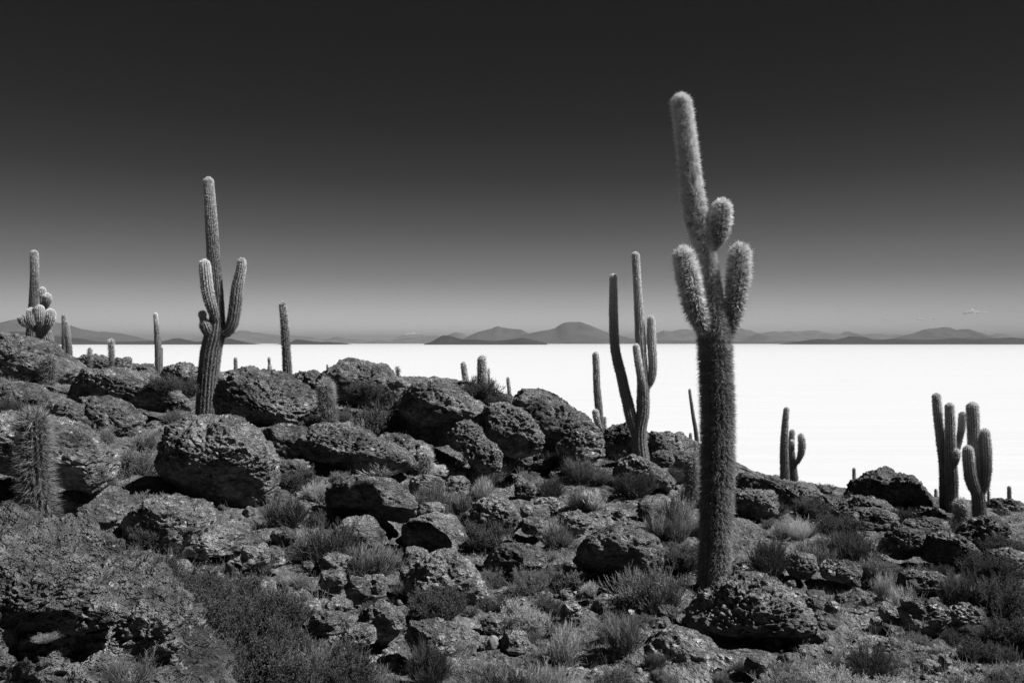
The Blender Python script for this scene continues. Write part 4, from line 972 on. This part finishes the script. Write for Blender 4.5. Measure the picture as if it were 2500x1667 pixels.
# gravel and crumbs
def scatter_mesh(n, rmin, rmax, r_, power, ymax, clump=0.0):
    D, Fc = ico(1)
    Y = 4.0 + (ymax - 4.0) * r_.random(n) ** 1.25
    X = (r_.random(n) - 0.5) * 2 * 0.82 * Y + r_.normal(0, .3, n)
    q = np.stack([X, Y, Y * 0], 1)
    keep = (perlin(q / 1.1, 40) + 0.5 * perlin(q / .4, 41)) > clump
    X, Y = X[keep], Y[keep]; n = len(X)
    Z = g_smooth(X, Y) + g_detail(X, Y)
    s = (rmin + (rmax - rmin) * r_.random(n) ** power)
    a = r_.uniform(0, 6.28, n)
    sx_, sy_, sz_ = s, s * r_.uniform(.6, 1, n), s * r_.uniform(.4, .8, n)
    B = D[None] * (1 + 0.8 * (r_.random((n, len(D))) - .5))[:, :, None]
    bx, by, bz = B[..., 0] * sx_[:, None], B[..., 1] * sy_[:, None], B[..., 2] * sz_[:, None]
    ca, sa = np.cos(a)[:, None], np.sin(a)[:, None]
    V = np.stack([bx * ca - by * sa + X[:, None], bx * sa + by * ca + Y[:, None], bz + (Z + s * .15)[:, None]], -1).reshape(-1, 3)
    FF = (Fc[None] + (np.arange(n) * len(D))[:, None, None]).reshape(-1, 3)
    return V, FF
V1, F1 = scatter_mesh(90000, 0.006, 0.042, np.random.default_rng(8), 4.5, 24, 0.0)
link('gravel', mesh_np('gravel', V1, F1, False), M_pebble, kind='stuff')
# ------------------------------------------------------------------ shrubs
def tubes(P4, w0, w1, sides=3):
    """P4 (n,k,3) polylines -> tapered thin tubes"""
    n, k, _ = P4.shape
    T = np.gradient(P4, axis=1); T /= np.linalg.norm(T, axis=2, keepdims=True) + 1e-9
    ref = np.tile(np.array([0.31, 0.27, 0.91]), (n, k, 1))
    U = np.cross(T, ref); U /= np.linalg.norm(U, axis=2, keepdims=True) + 1e-9
    Vv = np.cross(T, U)
    tt = np.linspace(0, 1, k)[None, :, None]
    w = (w0[:, None, None] * (1 - tt) + w1[:, None, None] * tt)
    rings = [P4 + w * (math.cos(a) * U + math.sin(a) * Vv) for a in np.arange(sides) * 2 * math.pi / sides]
    V = np.stack(rings, 2).reshape(-1, 3)
    idx = np.arange(n * k * sides).reshape(n, k, sides)
    nx = np.roll(idx, -1, 2)
    Fq = np.stack([idx[:, :-1], nx[:, :-1], nx[:, 1:], idx[:, 1:]], -1).reshape(-1, 4)
    return V, Fq

def curve(b, d, L, k, up, r_, jit=0.06):
    n = len(b); P4 = np.zeros((n, k, 3)); P4[:, 0] = b
    dd = d.copy(); st = (L / (k - 1))[:, None]
    for i in range(1, k):
        P4[:, i] = P4[:, i - 1] + dd * st
        dd = dd + np.array([0, 0, up]) + r_.normal(0, jit, (n, 3)); dd /= np.linalg.norm(dd, axis=1)[:, None]
    return P4, dd

def make_shrub(kind, seed):
    r_ = np.random.default_rng(seed)
    ns = {'broom': 150, 'leafy': 165, 'tuft': 190, 'woody': 70}[kind]
    a = r_.uniform(0, 2 * math.pi, ns)
    el = {'broom': (0.45, 1.35), 'leafy': (0.25, 1.3), 'tuft': (0.7, 1.5), 'woody': (0.2, 1.2)}[kind]
    e = r_.uniform(el[0], el[1], ns)
    d = np.stack([np.cos(a) * np.cos(e), np.sin(a) * np.cos(e), np.sin(e)], 1)
    b = np.stack([np.cos(a), np.sin(a), a * 0], 1) * (r_.random(ns)[:, None] ** .5) * 0.16; b[:, 2] = -0.05
    L = r_.uniform(.65, 1.0, ns) * (0.72 + 0.25 * np.sin(e))
    lobe = perlin(np.stack([np.cos(a) * 1.6, np.sin(a) * 1.6, e * 1.2], 1) + seed * 3.3, seed)
    L = L * np.clip(0.92 + 0.75 * lobe, .45, 1.25)
    P4, dd = curve(b, d, L, 6, {'broom': .16, 'leafy': .10, 'tuft': .12, 'woody': .10}[kind], r_, {'broom': .13, 'leafy': .17, 'tuft': .10, 'woody': .24}[kind])
    wV, wF = tubes(P4, np.full(ns, .0085 if kind != 'tuft' else .005), np.full(ns, .003))
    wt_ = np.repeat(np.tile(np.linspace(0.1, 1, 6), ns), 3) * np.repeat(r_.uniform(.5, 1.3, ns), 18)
    # twigs
    per = {'broom': 20, 'leafy': 26, 'tuft': 9, 'woody': 12}[kind]
    n2 = ns * per
    si = np.repeat(np.arange(ns), per); tpos = r_.uniform(.30, 1.0, n2) ** 0.8 * 4.999
    i0 = tpos.astype(int); fr = (tpos - i0)[:, None]
    tb = P4[si, i0] * (1 - fr) + P4[si, i0 + 1] * fr
    sd = P4[si, i0 + 1] - P4[si, i0]; sd /= np.linalg.norm(sd, axis=1)[:, None]
    sp = {'broom': .38, 'leafy': .75, 'tuft': .25, 'woody': .8}[kind]
    td = sd + r_.normal(0, sp, (n2, 3)) + np.array([0, 0, .25]); td /= np.linalg.norm(td, axis=1)[:, None]
    tl = r_.uniform(.10, .26, n2) * {'broom': 1.1, 'leafy': .8, 'tuft': 1.2, 'woody': .9}[kind]
    T4, _ = curve(tb, td, tl, 4, .14, r_, .16)
    tw = {'broom': .0048, 'leafy': .0036, 'tuft': .0046, 'woody': .0050}[kind]
    fV, fF = tubes(T4, np.full(n2, tw), np.full(n2, tw * .5))
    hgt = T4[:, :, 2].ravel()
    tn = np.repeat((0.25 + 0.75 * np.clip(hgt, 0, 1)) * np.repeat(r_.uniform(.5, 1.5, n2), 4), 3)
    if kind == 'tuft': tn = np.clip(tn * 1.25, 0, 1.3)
    FV, FF, FT = [fV], [fF], [tn]
    # leaves / buds
    lp = {'broom': 4, 'leafy': 8, 'tuft': 3, 'woody': 0}[kind]
    if lp:
        n3 = n2 * lp
        k_ = np.repeat(np.arange(n2), lp); u = r_.uniform(.25, 1, n3) * 2.999
        j0 = u.astype(int); fr = (u - j0)[:, None]
        lb = T4[k_, j0] * (1 - fr) + T4[k_, j0 + 1] * fr
        ax = T4[k_, j0 + 1] - T4[k_, j0]; ax /= np.linalg.norm(ax, axis=1)[:, None] + 1e-9
        ld = ax + r_.normal(0, .55 if kind != 'tuft' else .3, (n3, 3)); ld /= np.linalg.norm(ld, axis=1)[:, None]
        ls = r_.uniform(.6, 1.2, n3) * {'broom': .024, 'leafy': .030, 'tuft': .024}[kind]
        sw_ = np.cross(ld, r_.normal(0, 1, (n3, 3))); sw_ /= np.linalg.norm(sw_, axis=1)[:, None]
        wl_ = ls * {'broom': .17, 'leafy': .34, 'tuft': .16}[kind]
        A_ = lb; B_ = lb + ld * (ls * .5)[:, None] + sw_ * wl_[:, None]; C_ = lb + ld * ls[:, None]; D2 = lb + ld * (ls * .5)[:, None] - sw_ * wl_[:, None]
        lV = np.stack([A_, B_, C_, D2], 1).reshape(-1, 3)
        lF = np.arange(n3 * 4).reshape(-1, 4)
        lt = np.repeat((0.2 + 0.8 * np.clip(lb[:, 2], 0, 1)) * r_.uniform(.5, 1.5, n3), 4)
        FF.append(lF + len(fV)); FV.append(lV); FT.append(lt)
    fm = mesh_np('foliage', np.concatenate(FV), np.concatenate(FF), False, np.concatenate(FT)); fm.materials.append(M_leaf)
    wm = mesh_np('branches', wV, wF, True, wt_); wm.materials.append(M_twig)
    return wm, fm
SH = {k: [make_shrub(k, s + 7 * i) for i in range(2)] for s, k in ((1, 'broom'), (2, 'leafy'), (3, 'tuft'), (4, 'woody'))}
_sc = [0]
def shrub(x, yb, h, hw, tone, kind, label, Y=None, orig=False, mark=True):
    """x, base y, height and half width in the 2352-wide view of the photograph"""
    if not orig: x, yb, h, hw = x * K, yb * K, h * K, hw * K
    _sc[0] += 1; i = _sc[0]
    if mark: MARKS.append((label, x, yb - h / 2, hw, h / 2))
    g0 = Y is None
    if g0:
        Y = ray_ground(x, min(yb, 1900)) or 20
    g = P(x, yb, Y)
    if g0: g[2] = (g_smooth([g[0]], [g[1]]) + g_detail(g[:1], g[1:2]))[0] - .01
    nm = {'broom': 'shrub', 'leafy': 'shrub', 'tuft': 'grass_tuft', 'woody': 'dead_shrub'}[kind]
    t = thing(nm, label, 'shrub' if kind != 'tuft' else 'grass tuft', (g[0], g[1], g[2]), 'shrubs on the slope' if kind != 'tuft' else 'pale grassy tufts on the slope')
    hh = h * Y / F; ww = hw * Y / F
    t.scale = (ww / .72, ww / .72, hh / .98)
    t.rotation_euler = (0, 0, (i * 2.399) % 6.283)
    wm, fm = SH[kind][i % 2]
    a = bpy.data.objects.new('branches', wm); C.objects.link(a); a.parent = t
    b = bpy.data.objects.new('foliage', fm); C.objects.link(b); b.parent = t
    b.color = (tone, tone, tone, 1); a.color = (min(1, .25 + tone * .4),) * 3 + (1,)
    return t
S = shrub
Dk, Md, Lt, Pl = .15, .31, .58, .88
Bk = .13
S(18,945,62,38,Dk,'broom','dark broom shrub at the left edge under the top-left outcrop')
S(372,900,46,46,Dk,'leafy','low dark bush spread over the long flat slab on the left', 14.4)
S(335,1008,55,36,Md,'broom','grey bush at the right end beneath the long flat slab')
S(395,968,40,26,Md,'broom','small bush between the flat slab and the foot of the tall ribbed cactus')
S(425,915,55,26,Dk,'leafy','dark bush just left of the tall ribbed cactus trunk', 15.6)
S(315,1085,78,46,Md,'leafy','rounded grey bush in the gap left of the hollow boulder')
S(230,1010,45,34,Md,'leafy','small bush above the large layered boulder on the left')
S(350,1150,46,48,Md,'leafy','low bush at the left foot of the hollow boulder')
S(420,1180,34,50,Md,'leafy','flat bush in front of the hollow boulder, left part')
S(605,1185,20,28,Md,'leafy','tiny leafy plant in the shade under the hollow boulder')
S(660,1205,85,62,Dk,'broom','dark broom shrub right of the hollow boulder base, lower one')
S(675,1110,66,56,Dk,'leafy','dark leafy shrub against the right side of the hollow boulder')
S(728,1142,58,44,Lt,'broom','paler broom shrub right of the hollow boulder, behind the lower dark one')
S(745,1275,105,82,Dk,'broom','large windswept broom shrub in the left clearing')
S(845,1318,100,72,Md,'broom','large grey broom shrub right of the windswept one, with bare twigs')
S(905,1262,42,30,Md,'woody','bare dead twigs sticking out over the smooth sloping slab')
S(730,985,42,30,Dk,'leafy','dark bush at the left foot of the mid-sized shaggy cactus', 14.3)
S(788,968,30,24,Md,'broom','small bush right of the mid-sized shaggy cactus', 14.6)
S(835,920,55,40,Dk,'leafy','dark low bush on the face of the dome rock', 16.6)
S(880,1005,117,80,Bk,'leafy','big dark bush between the dome rock and the massive boulder')
S(845,1002,48,48,Lt,'tuft','pale tuft in front of the big dark bush, left of the massive boulder')
S(915,1022,36,26,Pl,'tuft','bright grass tuft at the left foot of the massive dark boulder')
S(1105,925,66,46,Dk,'leafy','dark round bush around the thick pale column on the centre skyline', 20.6)
S(1145,935,34,34,Dk,'leafy','low bush right of the dark round one, centre skyline', 20.3)
S(1032,1130,38,38,Lt,'broom','pale bush left of the big grey broom in the centre')
S(1110,1098,92,66,Md,'broom','big grey broom shrub leaning left, below the skyline boulders')
S(1150,1082,40,30,Lt,'broom','pale shrub at the right foot of the big grey broom')
S(1105,1135,52,36,Lt,'tuft','bright tuft below the big grey broom shrub')
S(1060,1165,62,36,Md,'broom','medium broom shrub left of the bright tuft, centre')
S(985,1165,76,46,Md,'broom','grey shrub over the rounded pale boulder')
S(1045,1200,48,42,Dk,'leafy','dark leafy shrub right of the small smooth oval rock')
S(855,1088,44,76,Lt,'tuft','wide pale grass fringe on top of the dark-faced boulder')
S(780,1100,34,34,Md,'broom','small grey shrub above the dark-faced boulder, left end')
S(960,1040,36,30,Md,'broom','small shrub below the massive boulder overhang')
S(1265,1070,58,32,Dk,'leafy','dark bush at the foot of the largest skyline boulder')
S(1335,1100,56,48,Md,'broom','rounded grey shrub in the clearing left of the candelabra cactus')
S(1375,1088,32,26,Dk,'broom','small dark shrub touching the rounded grey one')
S(1262,1128,52,38,Dk,'broom','dark broom shrub alone in the upper clearing')
S(1460,1128,72,62,Dk,'broom','dark shrub in front of the crusted dome, left of the shaggy column')
S(1545,1105,46,36,Dk,'leafy','dark shrub right of the crusted dome')
S(1335,1168,54,42,Md,'broom','grey shrub in the centre clearing beside the bright tuft')
S(1363,1172,44,32,Pl,'tuft','bright tuft in the centre clearing')
S(1510,1220,60,40,Lt,'tuft','pale bristly tuft left of the larger pale shrub near the giant cactus')
S(1555,1225,92,62,Lt,'tuft','large pale bristly shrub left of the giant cactus')
S(1570,1290,72,62,Dk,'leafy','dark shrub below the large pale bristly one')
S(1275,1245,66,42,Md,'broom','shrub with bare legs right of the cracked boulder')
S(1112,1240,72,60,Dk,'leafy','dark leafy shrub covering the cracked boulder')
S(1152,1248,34,42,Lt,'tuft','pale tuft at the foot of the cracked boulder')
S(1165,1275,26,50,Md,'broom','low grey scrub behind the shaded hump')
S(1218,1350,74,50,Md,'leafy','leafy shrub standing before the low shaded hump')
S(1130,1325,50,32,Md,'leafy','small leafy shrub left of the low shaded hump')
S(1300,1330,72,56,Md,'leafy','shrub with curving pale twigs between the hump and the arch boulder')
S(1500,1380,122,92,Md,'broom','big grey broom shrub before the arch boulder, left of the giant cactus')
S(1580,1375,46,24,Lt,'woody','pale bare twigs in the shadow beside the giant cactus')
S(1005,1418,92,68,Dk,'leafy','dark shrub before the pale cracked boulder')
S(870,1440,54,52,Md,'broom','grey shrub over the wide blocky boulder')
S(930,1365,40,40,Md,'tuft','low tuft right of the big grey broom, centre left')
S(985,1545,112,56,Dk,'broom','dark-stemmed shrub at the bottom centre, stems fanning from one foot')
S(1100,1380,48,38,Md,'leafy','low shrub on the right flank of the pale cracked boulder')
S(1195,1440,86,62,Lt,'leafy','pale leafy shrub in the lower centre')
S(1235,1425,58,48,Lt,'tuft','pale tuft right beside the pale leafy shrub, lower centre')
S(1295,1505,92,52,Lt,'tuft','tall pale tuft in front of the narrow rock, lower centre')
S(1430,1500,100,60,Md,'broom','grey shrub left of the smooth cracked bottom boulder')
S(1400,1450,48,40,Md,'broom','low shrub above the one left of the smooth cracked boulder')
S(1245,1555,92,72,Lt,'broom','wide pale-topped shrub at the bottom edge, centre right')
S(1145,1575,105,80,Dk,'broom','wide dark shrub at the bottom edge, centre')
S(1410,1575,72,60,Dk,'leafy','dark shrub at the bottom edge left of the smooth cracked boulder')
S(1340,1575,50,46,Lt,'tuft','pale tuft at the bottom edge between two dark shrubs')
S(290,1290,90,50,Dk,'woody','bare pale-twigged dead shrub below the large layered boulder')
S(345,1240,70,50,Dk,'leafy','dark scrub under the layered boulder, beside the dead shrub')
S(215,1250,48,34,Lt,'tuft','pale tuft at the foot of the shaggy young cactus')
S(230,1300,60,46,Md,'broom','scrub between the foreground rock and the dead shrub')
S(300,1385,120,80,Dk,'woody','dark bare-stemmed shrub against the foreground rock')
S(365,1330,106,67,Bk,'leafy','dark leafy shrub, upper left of the bush mass')
S(440,1360,112,78,Bk,'leafy','dark leafy shrub in the upper part of the bush mass, below the flat half-buried rock')
S(560,1375,95,75,Dk,'broom','fine dark broom at the top of the bush mass at lower left')
S(400,1450,162,106,Bk,'leafy','dense dark bush in the middle of the lower-left bush mass')
S(510,1450,152,100,Bk,'leafy','dense bush right of the middle of the lower-left bush mass')
S(620,1460,142,80,Bk,'leafy','outermost bush on the right side of the lower-left bush mass')
S(450,1560,172,117,Bk,'leafy','lowest left bush of the mass beside the foreground rock')
S(570,1580,172,112,Bk,'leafy','bush at the bottom edge, centre of the lower-left mass')
S(680,1580,120,85,Md,'broom','bush at the bottom edge, right end of the lower-left mass')
S(790,1590,132,84,Bk,'leafy','dark bush at the bottom edge below the low dark rock')
S(870,1590,90,60,Md,'broom','grey bush at the bottom edge left of the dark-stemmed shrub')
S(560,1520,70,60,Md,'woody','bare twiggy dead shrub in front of the lower-left bush mass')
S(130,1480,70,40,Md,'woody','thin dry stems growing on the foreground rock', 3.75)
S(105,1474,16,36,Md,'tuft','flattened dry leaf blades under the ledge of the foreground rock', 3.5)
S(300,1570,90,70,Dk,'woody','dark dry scrub on the lower part of the foreground rock', 3.4)
S(330,1460,130,85,Bk,'leafy','dark bush of the lower-left mass hugging the edge of the foreground rock')
S(460,1420,120,85,Bk,'leafy','dark upright bush just above the centre of the lower-left mass')
S(640,1400,70,60,Bk,'leafy','dark bush at the upper right tip of the lower-left mass')
S(380,1520,140,95,Bk,'leafy','dark bush low beside the foreground rock edge')
S(520,1370,90,80,Bk,'leafy','dark bush left of the fine dark broom at lower left')
S(640,1530,130,90,Bk,'leafy','dark bush in the lower right of the lower-left mass')
S(270,1340,90,62,Bk,'leafy','dark bush at the upper left tip of the lower-left mass')
S(490,1248,38,40,Md,'tuft','sparse tuft in the left clearing, left part')
S(600,1290,44,40,Md,'tuft','sparse tuft in the left clearing, behind the three rock teeth')
S(1762,1318,92,56,Dk,'broom','dark broom shrub right of the giant trunk base')
S(1832,1232,48,38,Pl,'tuft','brightest pale shrub right of the giant cactus')
S(1795,1220,38,30,Lt,'tuft','pale tuft left of the brightest shrub, beside the giant trunk')
S(1862,1285,76,60,Md,'broom','grey broom shrub below the brightest pale one')
S(1960,1280,96,72,Dk,'broom','large dark shrub right of the brightest pale one')
S(1925,1215,66,46,Dk,'leafy','dark bush behind the large dark shrub, right of the pale one')
S(1770,1172,46,40,Dk,'broom','dark bush on the low ridge right of the giant trunk')
S(1860,1180,56,44,Dk,'leafy','dark bush below the twin-trunked cactus')
S(1942,1168,42,30,Dk,'leafy','small bush on the skyline left of the craggy mound', 18)
S(1895,1128,20,22,Md,'leafy','thin fringe of weeds at the foot of the twin-trunked cactus', 18.8)
S(2008,1328,72,50,Md,'leafy','leafy shrub overhanging the smooth pale rock')
S(2030,1368,56,30,Lt,'tuft','pale tuft left of the other pale tuft above the square boulder')
S(2078,1388,64,44,Lt,'tuft','pale broom tuft directly above the square boulder')
S(2000,1530,98,62,Dk,'broom','dark rounded shrub at lower right, behind the pale thorny ones')
S(1818,1525,50,42,Lt,'woody','pale thorny twigs before the pitted round boulder')
S(1920,1560,80,70,Lt,'leafy','pale thorny bush at the bottom, right of the pitted boulder')
S(1800,1585,80,66,Md,'leafy','grey thorny bush at the bottom edge below the pitted boulder')
S(2030,1590,62,58,Lt,'leafy','pale thorny bush at the bottom edge, right of the larger one')
S(2070,1200,36,38,Dk,'broom','flat dark shrub at the foot of the craggy mound', 15.6)
S(2110,1218,28,30,Md,'broom','small greyish shrub right of the mound foot')
S(2195,1218,42,44,Dk,'broom','dark scrub at the foot of the right-hand cactus group')
S(2295,1192,30,26,Dk,'broom','small dark bush behind the trident cactus, right side', 17.8)
S(2310,1270,56,54,Dk,'leafy','dark bush at the right edge below the trident cactus')
S(2275,1325,88,58,Bk,'leafy','dark bush above the large mass at the right edge')
S(2205,1395,96,52,Dk,'broom','dark shrub with black shade, above the hollowed rock')
S(2300,1405,110,66,Dk,'leafy','large dark bush at the right edge, upper of two')
S(2330,1485,110,70,Dk,'leafy','large dark bush at the right edge, lower of two')
S(2250,1500,60,46,Dk,'leafy','dark bush in the shade right of the hollowed rock')
S(2330,1560,66,56,Md,'leafy','grey bush in the bottom right corner, upper')
S(2215,1595,72,62,Md,'broom','grey broom shrub at the bottom edge, right')
S(2310,1610,72,64,Md,'broom','last grey shrub in the bottom right corner')
S(2165,1300,36,34,Dk,'broom','scrub beside the dark cave outcrop')
S(2060,1250,34,34,Dk,'leafy','dark scrub on the low rocky rib')
S(1640,1075,30,20,Dk,'leafy','dark scrub behind the giant trunk, left side', 16)
S(1395,1030,26,22,Md,'leafy','weeds behind the largest skyline boulder', 17.5)
S(1700,1520,24,30,Md,'tuft','small tuft in front of the smooth cracked boulder')

# smaller unnamed shrubs between the others
r4 = np.random.default_rng(21)
LOOSE_S = []
ridge = lambda x: np.interp(x, [0, 600, 1250, 1700, 2500], [1010, 1010, 1110, 1190, 1330])
while len(LOOSE_S) < 135:
    x = r4.uniform(20, 2480); y = r4.uniform(ridge(x), 1640)
    if 560 < x < 720 and 1240 < y < 1560: continue
    if 1880 < x < 2130 and 1390 < y < 1520: continue
    if x < 520 and y > 1230: continue
    if 1640 < x < 2000 and 1380 < y < 1620: continue
    kd = str(r4.choice(['broom', 'leafy', 'broom', 'leafy', 'leafy', 'tuft', 'woody']))
    dist = (y - 836) / 830
    hw = r4.uniform(16, 30) * (0.6 + dist * 0.9); tn_ = r4.uniform(.14, .42) if kd != 'tuft' else r4.uniform(.3, .7)
    t = shrub(x, y, hw * r4.uniform(1.0, 1.5), hw, tn_, kd, '', orig=True, mark=False)
    LOOSE_S.append((t, x, y - hw * .6, hw, kd, tn_))

# low dry grass over the bare ground: nobody could count it
r3 = np.random.default_rng(77)
nt = 7500
Y = 3.2 + 17 * r3.random(nt) ** 1.15
X = (r3.random(nt) - .5) * 1.5 * Y
q = np.stack([X, Y, Y * 0], 1)
kp = perlin(q / 1.3, 60) + 0.4 * perlin(q / .5, 61) > -0.02
X, Y = X[kp], Y[kp]; nt = len(X)
Z = g_smooth(X, Y) + g_detail(X, Y)
nb = 16
bi = np.repeat(np.arange(nt), nb); m = len(bi)
sz = (0.04 + 0.12 * r3.random(nt) ** 2)[bi]
b = np.stack([X[bi], Y[bi], Z[bi] - .01], 1) + r3.normal(0, 1, (m, 3)) * sz[:, None] * np.array([.45, .45, 0])
d = r3.normal(0, .42, (m, 3)); d[:, 2] = 1; d /= np.linalg.norm(d, axis=1)[:, None]
G4, _ = curve(b, d, sz * r3.uniform(.6, 1.3, m), 3, -.05, r3, .15)
gV, gF = tubes(G4, np.full(m, .0022), np.full(m, .0009))
tn = np.repeat(np.clip(r3.uniform(.1, .9, nt), 0, 1)[bi] * r3.uniform(.5, 1.3, m), 9)
link('dry_grass', mesh_np('dry_grass', gV, gF, False, tn), M_dry, kind='stuff')

# every loose stone is told by the thing it lies beside
used = set()
short = []
for lb, x, y, hw_, hh_ in MARKS:
    s_ = lb.split(',')[0]
    if 4 <= len(s_.split()) <= 7 and ' of ' not in s_[-14:]: short.append((s_, x, y, hw_, hh_))
names_ = [s[0] for s in short]
short = [s for s in short if names_.count(s[0]) == 1]
def tell(px, py):
    best = None
    for s_, x, y, hw_, hh_ in short:
        dx, dy = px - x, py - y
        if abs(dx) / (hw_ + 5) > abs(dy) / (hh_ + 5): w_d = 'right of' if dx > 0 else 'left of'
        else: w_d = 'below' if dy > 0 else 'above'
        gapd = math.hypot(max(0, abs(dx) - hw_), max(0, abs(dy) - hh_))
        if (s_, w_d) in used: continue
        if best is None or gapd < best[0]: best = (gapd, s_, w_d)
    used.add((best[1], best[2]))
    return best[2] + ' the ' + best[1]
for o, px, py, r in LOOSE:
    o['label'] = '%s rough stone lying %s' % ('tiny' if r < .05 else ('small' if r < .085 else 'mid-sized'), tell(px, py))
used = set()
for o, px, py, hw_, kd, tn_ in LOOSE_S:
    nm = {'broom': 'broom shrub', 'leafy': 'leafy shrub', 'tuft': 'grass tuft', 'woody': 'bare dead shrub'}[kd]
    o['label'] = 'small %s %s growing %s' % ('dark' if tn_ < .26 else ('grey' if tn_ < .5 else 'pale'), nm, tell(px, py))

# ------------------------------------------------------------------ haze
HZ = 90000.0
hv = np.array([(x, y, z) for z in (-31.0, 740.0) for x, y in ((-HZ, -HZ), (HZ, -HZ), (HZ, HZ), (-HZ, HZ))])
hm = mesh_np('haze', hv, np.array([(3, 2, 1, 0), (4, 5, 6, 7), (0, 1, 5, 4), (1, 2, 6, 5), (2, 3, 7, 6), (3, 0, 4, 7)]), False)
mh, n, l, o = mat_base('haze_air')
pv = n.new('ShaderNodeVolumePrincipled')
pv.inputs['Color'].default_value = (0.36, 0.36, 0.36, 1)
pv.inputs['Density'].default_value = 3.2e-5
pv.inputs['Anisotropy'].default_value = 0.0
l.new(pv.outputs[0], o.inputs['Volume'])
link('haze', hm, mh, kind='stuff')
